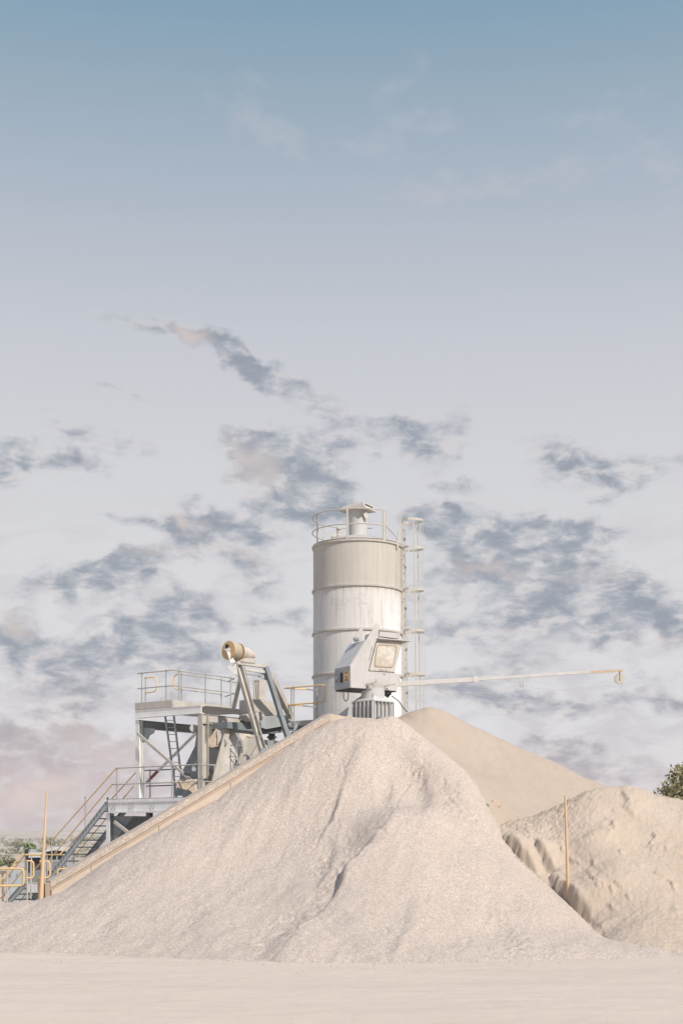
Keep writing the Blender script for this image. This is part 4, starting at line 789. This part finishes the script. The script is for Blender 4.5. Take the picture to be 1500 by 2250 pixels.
# ------------------------------------------------------------------ skip hoist with winch
hst = thing('skip_hoist', 'inclined steel hoist frame with a tan rope drum on top', 'hoist', P(575,1650,44.9))
HP = off(PR, (-UA.x*-.35, -UA.y*-.35)); HPn = (V(HP[0][0],HP[0][1],0))
HO = P(552,1460,45.6)                                # middle of the head
hx = V(.80,.60,0)                                    # along the drum, right and away
HPl = ((HO.x,HO.y),(hx.x,hx.y))
def hp(px, py): return PT(px, py, HPl)
down = V(.12,-.55,0)                                 # the frame leans: feet stand nearer
def foot(px, py, dy=-.9): return P(px, py, hitY(px, HPl)+dy)
a0, a1 = hp(522.5,1456), foot(578,1652); 
MB().channel(a0, a1, .15, .20, .018, hx, -1).build('frame_leg', 'cream', hst)
b0, b1 = hp(583,1462), foot(634,1626); MB().channel(b0, b1, .13, .15, .018, hx, 1).build('frame_leg', 'teal', hst)  # right leg coloured darker than its twin to paint in its shaded face
MB().channel(hp(519,1456), hp(588,1464.5), .16, .11, .014).build('cross_beam', 'cream', hst)
MB().channel(hp(534,1470), hp(583,1477), .10, .09, .014).build('cross_beam', 'grey', hst)
MB().bar(hp(537,1481), hp(572,1484), .05, .05).build('cross_beam', 'galv', hst)
MB().prism([hp(a, b)-V(0,.1,0) for a, b in [(500,1466),(519,1459),(527,1487),(515,1482)]], (.02,.3,0)).build('cheek_plate', 'grey', hst)
MB().prism([hp(a, b) for a, b in [(566,1485),(583,1476),(587,1495)]], (0,.2,0)).build('cheek_plate', 'bluegrey', hst)
bk = lambda px, py, dy: P(px, py, hitY(px, HPl)+dy)
MB().bar(hp(527.5,1494), bk(513,1557,.9), .10, .12).build('back_stay', 'cream', hst)
MB().bar(hp(594,1482), bk(639,1575,.9), .16, .20).build('back_stay', 'cream', hst)
mb = MB(); mb.tube([hp(536,1457)-V(0,.1,0), P(566,1590,45.2), P(586,1646,44.6)], .012, 5); mb.tube([hp(545,1490), P(552,1530,45.3)], .006, 4); mb.build('conduit', 'galv', hst)
for t in (.58, .82): c_ = a0.lerp(a1, t); MB().bar(c_-hx*.1-V(0,.1,0), c_+hx*.12-V(0,.1,.03), .02, .03).build('clamp', 'galv', hst)
MB().prism([P(a, b, 44.6) for a, b in [(572,1651),(577,1642),(586,1645),(590,1655)]], (.05,.2,0)).build('foot_plate', 'bluegrey', hst)
dx_ = V(.66,.75,-.06).normalized(); dc = P(502.5,1429,45.1)
dr = MB().lathe([(.30,-.02),(.30,.02)], dc, dx_, n=40).build('drum_end', 'tan', hst, True)
MB().lathe([(.075,-.028),(.075,-.02)], dc+V(-.04,0,.12), dx_, n=20).build('drum_hole', 'black', dr, True)
MB().lathe([(.11,-.03),(.09,-.06),(.05,-.07),(.05,-.16),(.03,-.17)], dc+V(0,0,-.0)-V(.0,0,.02), dx_, n=16).build('hub', 'cream', dr, True)
SL = 1.22
pr_ = [(.24,.02)]
for k in range(8): pr_ += [(.275,.04+k*.045),(.245,.06+k*.045)]
MB().lathe(pr_, dc, dx_, n=36).build('rope_drum', 'rope', hst, True)
MB().lathe([(.29,.42),(.29,.45)], dc, dx_, n=36).build('drum_flange', 'tan', hst, True)
pm = [(.18,.46),(.22,.48)]; 
MB().lathe([(.19,.46),(.22,.50),(.22,.62),(.19,.63),(.22,.64),(.22,.76),(.17,.78),(.17,.90),(.13,.92),(.13,1.0)], dc, dx_, n=28).build('winch_motor', 'cream', hst, True)
MB().lathe([(.12,1.0),(.13,1.02),(.13,1.07),(.10,1.09)], dc, dx_, n=20).build('motor_fan_cover', 'pole', hst, True)
MB().prism([P(a, b, 45.0) for a, b in [(498,1431),(504,1432),(516,1455),(507,1457)]], V(.02,.06,0)).build('drum_arm', 'white', hst)
MB().prism([hp(a, b)+V(0,-.1,0) for a, b in [(527,1453),(534,1447),(558,1447),(561,1460),(528,1458)]], (.0,.35,0)).build('motor_bed', 'cream', hst)

# ------------------------------------------------------------------ weigh hopper and mixer parts under the deck
hop = thing('weigh_hopper', 'grey boxy weigh hopper rising above the deck behind the hoist legs', 'hopper', P(590,1590,47.2))
HB = P(556,1580,46.6); hb = ((HB.x,HB.y),(UV.x,UV.y))
zb1 = PT(556,1581,hb).z; zt_ = PT(556,1536,hb).z
MB().prism([PZ(556,hb,zb1), PZ(622,hb,zb1), PZ(622,hb,zb1)+UA*.6, PZ(556,hb,zb1)+UA*.6], (0,0,zt_-zb1)).build('box', 'cream', hop, bevel=.01)
MB().prism([PT(a, b, hb)-UV*.02+UA*.2 for a, b in [(580,1536),(595,1536),(595,1493),(581,1493)]], UA*.25).build('duct', 'cream', hop)
mb = MB(); mb.bar(PT(560,1538,off(hb,(UA.x*.3,UA.y*.3))), PT(560,1502,off(hb,(UA.x*.3,UA.y*.3))), .05, .05); mb.bar(PT(565,1538,off(hb,(UA.x*.3,UA.y*.3))), PT(565,1501,off(hb,(UA.x*.3,UA.y*.3))), .04, .04); mb.bar(PT(555,1502.5,off(hb,(UA.x*.3,UA.y*.3))), PT(568,1502.5,off(hb,(UA.x*.3,UA.y*.3))), .04, .03); mb.build('mast', 'cream', hop)
MB().prism([PT(a, b, off(hb,(-UA.x*.35,-UA.y*.35))) for a, b in [(541,1571),(577,1563),(577,1582),(553,1586)]], UA*.3).build('skirt_plate', 'cream', hop)
MB().prism([PT(a, b, off(hb,(-UA.x*.25,-UA.y*.25))) for a, b in [(579,1574),(620,1571),(641,1572),(640,1592),(585,1602),(570,1597)]], UA*.4).build('skirt_plate', 'bluegrey', hop)
MB().prism([PT(a, b, off(hb,(-UA.x*.1,-UA.y*.1))) for a, b in [(500,1586),(645,1593),(645,1606),(600,1612),(500,1600)]], UA*.9).build('underframe', 'teal', hop)
mb = MB(); q = PT(597,1622,off(hb,(UA.x*.2,UA.y*.2))); mb.lathe([(.11,-.45),(.11,.0),(.16,0),(.16,.06),(.11,.06),(.11,.25)], q, n=18); mb.build('outlet_pipe', 'teal', hop, True)
MB().prism([PT(a, b, off(hb,(UA.x*.1,UA.y*.1))) for a, b in [(588,1626),(620,1629),(640,1632),(640,1660),(588,1660)]], UA*.6).build('lower_casing', 'bluegrey', hop)

mix = thing('mixer_drum_frame', 'pale steel chutes and crusted skip plates under the upper platform', 'mixer', P(480,1720,46.0))
my = 46.0
def slab(c_, m, Y, th, nm, lean=0., bev=0): return MB().prism([P(a, b, Y+(b-1650)*-.006*lean) for a, b in c_], UV*th).build(nm, m, mix, bevel=bev)
slab([(433,1606),(428,1640),(398,1700),(384,1748),(430,1748),(452,1700),(452,1606)], 'bluegrey', 46.9, .5, 'side_casing')
slab([(452,1645),(486,1634),(503,1636),(497,1709),(470,1720),(440,1752),(400,1752),(410,1700)], 'grey', 46.7, .3, 'back_casing')
slab([(498,1608),(536,1612),(537,1618),(509,1697),(470,1722)], 'cream', 45.7, .35, 'discharge_chute', 1, .012)
mb = MB(); mb.bar(P(499,1609,45.75), P(471,1720,45.2), .05, .22, UV); mb.lathe([(.01,-.03),(.10,-.03),(.10,.03),(.01,.03)], P(494,1631,45.6), UV, n=18); mb.build('chute_flange', 'cream', mix)
mb = MB(); 
for a, b in [((526,1612),(509,1696)),((524,1614),(533,1640)),((533,1640),(518,1690)),((518,1638),(534,1639)),((518,1640),(524,1668)),((524,1668),(516,1690))]: mb.tube([P(*a,45.35), P(*b,45.35)], .014, 6)
mb.build('grab_frame', 'galv', mix)
slab([(536,1621),(563,1624),(566,1632),(548,1662),(529,1654)], 'cream', 46.0, .5, 'junction_box', 0, .01)
slab([(566,1634),(573,1640),(572,1648),(557,1672),(549,1664)], 'cream', 45.9, .4, 'junction_box', 0, .01)
slab([(527,1655),(534,1654),(547,1663),(546,1668),(536,1676),(523,1680)], 'cream', 45.4, .04, 'guard_plate')
slab([(545,1664),(560,1667),(540,1678),(524,1686)], 'bluegrey', 45.6, .3, 'guard_plate')
# rusty skip edge caked with concrete: ragged outline, real thickness
def ragged(c_, Y, th, nm, m='crust', amp=2.2):
    out = []
    for i, (a, b) in enumerate(c_):
        c2, d2_ = c_[(i+1)%len(c_)]; n_ = max(1, int(math.hypot(c2-a, d2_-b)/4))
        for k in range(n_): out.append((a+(c2-a)*k/n_+random.uniform(-amp,amp)*.5, b+(d2_-b)*k/n_+random.uniform(-amp,amp)*.5))
    return MB().prism([P(a, b, Y) for a, b in out], UV*th).build(nm, m, mix)
ragged([(474,1602),(500,1599),(492,1612),(478,1640),(468,1643),(453,1638),(456,1628)], 45.75, .25, 'crusted_lip')
ragged([(478,1605),(488,1601),(500,1601),(499,1610),(488,1616),(484,1628),(478,1634)], 45.70, .08, 'crusted_lip', 'cream', 3)
slab([(478,1640),(492,1612),(500,1611),(484,1652),(468,1645)], 'bluegrey', 45.9, .06, 'skip_plate')
MB().lathe([(.02,-.03),(.12,-.03),(.12,.03),(.02,.03)], P(425,1600,45.8), V(.3,-.95,0), n=18).build('sheave', 'cream', mix, True)
MB().lathe([(.02,-.02),(.07,-.02),(.07,.02),(.02,.02)], P(426,1690,45.4), V(.3,-.95,0), n=16).build('sheave', 'bluegrey', mix, True)
ragged([(388,1716),(400,1711),(427,1713),(428,1725),(424,1738),(400,1734),(390,1728)], 45.55, .45, 'crusted_roller')
ragged([(449,1700),(456,1697),(468,1702),(468,1716),(452,1722)], 45.9, .3, 'crusted_roller')
slab([(415,1690),(430,1683),(452,1690),(450,1745),(420,1745)], 'bluegrey', 45.95, .3, 'mount_plate')
slab([(405,1697),(414,1699),(412,1705),(403,1702)], 'dark', 45.4, .1, 'sensor')
ragged([(415,1735),(428,1712),(431,1744),(425,1745)], 45.5, .2, 'crusted_lip')
mb = MB()
for k in range(26): mb.lathe([(.01,-.03),(.05,0),(.03,.04)], P(536+random.random()*22, 1616+random.random()*6, 46.0+random.random()*.4), V(random.random()-.5,random.random()-.5,1), n=7)
mb.build('crusted_bolts', 'crust', mix)

# ------------------------------------------------------------------ right side deck with yellow handrail
rd = thing('side_walkway', 'short walkway with yellow and grey handrails between hoist and silo', 'walkway', P(645,1590,46.8))
W0 = P(645,1590,46.9); wA = ((W0.x,W0.y),(UA.x,UA.y)); wB = ((W0.x,W0.y),(UV.x,UV.y)); ZW = P(690,1578,45.8).z
def wa(px, z): return PZ(px, wA, z)
def wv(px, z): return PZ(px, wB, z)
c0_, c1_ = wa(640,ZW-.16), wa(745,ZW-.16)
MB().prism([c0_, c1_, c1_+UV*1.0, c0_+UV*1.0], (0,0,.16)).build('deck', 'cream', rd)
MB().bar(c0_+V(0,0,-.12)+UV*.1, c1_+V(0,0,-.12)+UV*.1, .05, .2).build('edge_beam', 'teal', rd)
wt, wm = P(696,1506,hitY(696,wA)).z, P(696,1544,hitY(696,wA)).z
railing(rd, 'handrail', [loopD(wa(624,wt), wa(714,wt), wa(714,wm), wa(624,wm), .14)], [(wa(645.6,ZW-.1), wa(645.6,wt)), (wa(696,ZW), wa(696,wt))], 'yellow', .024)
railing(rd, 'handrail', [[wa(626,wt), wv(673,wt)], [wa(626,wm), wv(665,wm)]], [], 'yellow', .024)
railing(rd, 'handrail', [[wv(673.1,wt), wv(745,wt)], [wv(665.1,wm), wv(747,wm)]], [(wv(741.6,ZW-.3), wv(741.6,wt)), (wa(640,ZW-.1), wa(640,wt-.02))], 'galv', .024)
MB().prism([P(a, b, 46.2) for a, b in [(645,1601),(649,1588),(653,1600),(652,1612),(645,1612)]], (.03,.1,0)).build('bracket', 'bluegrey', rd)
pr0 = wa(742,ZW-.16)

# ------------------------------------------------------------------ far things: truck, panel, bushes, tree
TY = 74.
trk = thing('parked_truck', 'dusty flat nosed truck parked far behind the stair foot', 'truck', V((105-750)/FPX*TY, TY, 0))
def tb(x0, y0, x1, y1, Y, d): return MB().prism([P(x0,y0,Y), P(x1,y0,Y), P(x1,y1,Y), P(x0,y1,Y)], (0,d,0))
tb(101,1868,150,1935,TY,2.0).build('cab', 'bluegrey', trk, bevel=.06)
mb = MB().prism([P(a, b, TY-.25) for a, b in [(99,1872),(104,1863),(122,1860.5),(146,1862),(152,1868),(150,1871),(122,1868)]], (0,2.4,0)); mb.build('roof', 'grey', trk)
tb(103,1871,124,1888,TY-.04,.05).build('window', 'glass', trk); tb(128,1871,148,1888,TY-.04,.05).build('window', 'glass', trk)
for y in (1891, 1895, 1899, 1903, 1907): tb(112,y,148,y+2,TY-.06,.08).build('grille_bar', 'galv', trk)
tb(105,1913,150,1920,TY-.1,.3).build('bumper', 'dark', trk)
tb(62,1885,99,1935,TY+.3,2).build('body', 'dark', trk); tb(63,1873,92,1884,TY,1.8).build('body_top', 'grey', trk); tb(66,1866,76,1873,TY+.4,.8).build('hatch', 'bluegrey', trk)
for px in (112, 142): MB().lathe([(.5,-.15),(.5,.15)], V((px-750)/FPX*(TY+.2), TY+.2, .5), V(1,0,0), n=24).build('wheel', 'black', trk, True)
MB().tube([P(59,1925,TY), P(59,1877,TY), P(59,1866.5,TY)], .10, 12).build('exhaust_stack', 'black', trk, True)
pnl = thing('equipment_cabinet', 'blue grey equipment cabinet with a faded oval badge behind the yellow rails', 'cabinet', V((34-750)/FPX*56, 56, 0))
MB().prism([P(20,1984,56), P(48,1984,56), P(48,1913,56), P(20,1913,56)], (0,.9,0)).build('casing', paint('pale blue enamel', (.36,.40,.43), (.30,.34,.37)), pnl, bevel=.02)
ov = MB(); cc_ = P(21.8+.8,1923,55.99)
n = 24; ov.add([cc_+V(.04*math.cos(2*math.pi*k/n)*1.0*s_, -.012 if q_ else 0, .085*math.sin(2*math.pi*k/n)*s_) for s_ in (1,.72) for q_ in (0,1) for k in range(n)], [(a*n+k, a*n+(k+1)%n, b*n+(k+1)%n, b*n+k) for a, b in ((0,1),(1,3),(3,2),(2,0)) for k in range(n)]); ov.build('oval_badge', 'red', pnl)
MB().prism([P(a, b, 55.985) for a, b in [(35,1926),(39,1919),(40,1919),(37,1926)]], (0,.01,0)).build('blue_mark', paint('blue ink', (.08,.12,.3), (.08,.12,.28)), pnl)
o = MB().prism([P(50,1990,57), P(88,1990,57), P(88,1913,57), P(70,1913,57), P(50,1930,57)], (0,1.5,0)).build('steel_bin', 'teal', None, loc=V((70-750)/FPX*57,57,0)); tag(o, 'dark slate steel bin standing left of the tan pole, behind the rails', 'bin')
mb = thing('timber_rack', 'brown weathered rack at the far left behind the yellow rails', 'rack', V((6-750)/FPX*60,60,0))
MB().bar(P(-30,1917,60), P(17,1917,60), .1, .12).build('top_rail', 'wood', mb)
for px in (6.5, -14): MB().bar(P(px,1918,60.0), V((px-750)/FPX*60,60.0,0), .06, .06).build('post', 'wood', mb)

def crown(name, c, rx, ry, rz, nleaf, size, m, parent, seed, flat=.0):
    r = np.random.RandomState(seed); nl = 16
    lob = r.normal(size=(nl,3)); lob /= np.linalg.norm(lob, axis=1)[:,None]; lob *= (.25+.55*r.rand(nl))[:,None]; lr_ = .28+.24*r.rand(nl)
    k = r.randint(0, nl, nleaf); d = r.normal(size=(nleaf,3)); d /= np.linalg.norm(d, axis=1)[:,None]
    rr = lr_[k]*(r.rand(nleaf)**.4)*(1+.25*r.randn(nleaf)*.5); p = lob[k]+d*rr[:,None]
    p = p*np.array([rx,ry,rz])+np.array(c)
    a = r.normal(size=(nleaf,3)); a /= np.linalg.norm(a, axis=1)[:,None]; b = np.cross(a, r.normal(size=(nleaf,3))); b /= np.linalg.norm(b, axis=1)[:,None]
    s = size*(.6+.8*r.rand(nleaf))[:,None]
    vs = np.stack([p-a*s, p+b*s*.5, p+a*s, p-b*s*.5], 1).reshape(-1,3)-np.array(parent['_o'])
    me = bpy.data.meshes.new(name); me.from_pydata(vs.tolist(), [], [(4*i,4*i+1,4*i+2,4*i+3) for i in range(nleaf)]); me.materials.append(M[m])
    o = bpy.data.objects.new(name, me); COL.objects.link(o); o.parent = parent; return o
def tree(name, px, py, Y, wpx, hpx, m, label, n, leaf, seed, group=None, cat='tree'):
    c = P(px, py, Y); rx, rz = wpx/FPX*Y, hpx/FPX*Y; t = thing(name, label, cat, V(c.x, Y, 0), group)
    crown('crown', c, rx, rx*.9, rz, n, leaf, m, t, seed)
    mb = MB(); b = V(c.x, Y, -.05); tr = max(.05, rx*.07); mb.tube([b, b+V(rx*.05,0,max(.2,(c.z-rz*.5))*.6), c+V(0,0,-rz*.2)], tr*1.3, 8, tr*.6)
    for k in range(5): a = 2*math.pi*k/5+.4; mb.tube([c+V(0,0,-rz*.7), c+V(math.cos(a)*rx*.5, math.sin(a)*rx*.5, rz*.15)], tr*.5, 6, tr*.2)
    mb.build('trunk', 'bark', t, True)
tree('leafy_tree', 1508, 1750, 66., 66, 58, 'leaf', 'olive green bushy tree showing over the sand bank at the right edge', 9000, .095, 5)
G = 'scrub trees on the plain'
tree('bush', 66, 1860, 300., 15, 11, 'leafgreen', 'bright green round bush above the truck, left of the tan pole', 900, .32, 8, G, 'bush')
tree('bush', 40, 1855, 340., 22, 7, 'leafgrey', 'low dark bush just left of the bright green round bush', 700, .34, 9, G, 'bush')
tree('bush', 20, 1893, 130., 17, 13, 'leafgrey', 'grey green bush at the left edge above the nearest yellow loop', 1100, .13, 10, G, 'bush')
tree('bush', -2, 1897, 125., 10, 9, 'leafgreen', 'small green bush cut by the left edge of the photo', 700, .13, 12, G, 'bush')
tree('bush', 112, 1849, 420., 14, 7, 'leafgrey', 'grey bush seen on the plain just right of the tan pole', 500, .4, 13, G, 'bush')
r = np.random.RandomState(4); vs, fs = [], []
for k in range(620):
    px = r.uniform(-220, 380); py = 1838+abs(r.normal())*18+2; Y = min(900, HC*FPX/max(py-1850, 5)) if py > 1856 else r.uniform(480, 880)
    c = P(px, py, Y); c.z = max(0, c.z); s = r.uniform(.35, 1.0)*(1 if Y < 300 else 1.8)
    for j in range(36):
        d = r.normal(size=3); d /= np.linalg.norm(d); q = c+V(*(d*s*np.array([1.3,1,.6])*r.rand()**.4)); q.z = abs(q.z); a = V(*r.normal(size=3)).normalized()*s*.22; b = a.cross(V(*r.normal(size=3))).normalized()*s*.18; i = len(vs)
        vs += [q-a, q+b, q+a, q-b]; fs.append((i,i+1,i+2,i+3))
mb = MB(); mb.v = vs; mb.f = fs; o = mb.build('scrub', 'leafgrey', None); o['kind'] = 'stuff'; o['label'] = 'far low grey green scrub covering the plain'; o['category'] = 'scrub'
# loose stones rolled out on the yard from the toe of the gravel
r = np.random.RandomState(17); mb = MB()
for k in range(220):
    px = r.uniform(-60, 1560); toe = np.interp(px, [0,200,400,600,800,1000,1200,1500], [2092,2096,2105,2112,2116,2116,2112,2101])
    py = toe+abs(r.normal())*14-3; Y = baseY(py); x = (px-750)/FPX*Y; sz_ = .007+.012*r.rand()**2
    q = [V(*d)*sz_*r.uniform(.7,1.2) for d in ((1,0,0),(0,1,0),(-1,0,0),(0,-1,0),(0,0,.8),(0,0,-.8))]; c = V(x, Y, .012+sz_*.3+.02)
    mb.add([c+v_ for v_ in q], [(0,1,4),(1,2,4),(2,3,4),(3,0,4),(1,0,5),(2,1,5),(3,2,5),(0,3,5)])
o = mb.build('loose_stones', 'gravel', None); o['kind'] = 'stuff'; o['label'] = 'loose pale stones strewn along the foot of the gravel pile'; o['category'] = 'gravel'
# haze: even pale air round the whole scene
hz_ = MB().prism([V(-2000,-250,-2), V(2000,-250,-2), V(2000,2100,-2), V(-2000,2100,-2)], (0,0,26))
hm = bpy.data.materials.new('pale air'); hm.use_nodes = True; ht = NT(hm.node_tree); ht.n.remove(ht.n['Principled BSDF'])
pv = ht.node('ShaderNodeVolumePrincipled'); pv.inputs['Color'].default_value = (.9,.9,.92,1); pv.inputs['Density'].default_value = HAZE; pv.inputs['Anisotropy'].default_value = 0
ht.l.new(pv.outputs[0], ht.n['Material Output'].inputs['Volume'])
o = hz_.build('haze', hm, None); o['kind'] = 'stuff'
for o in S.objects:
    if '_o' in o: del o['_o']
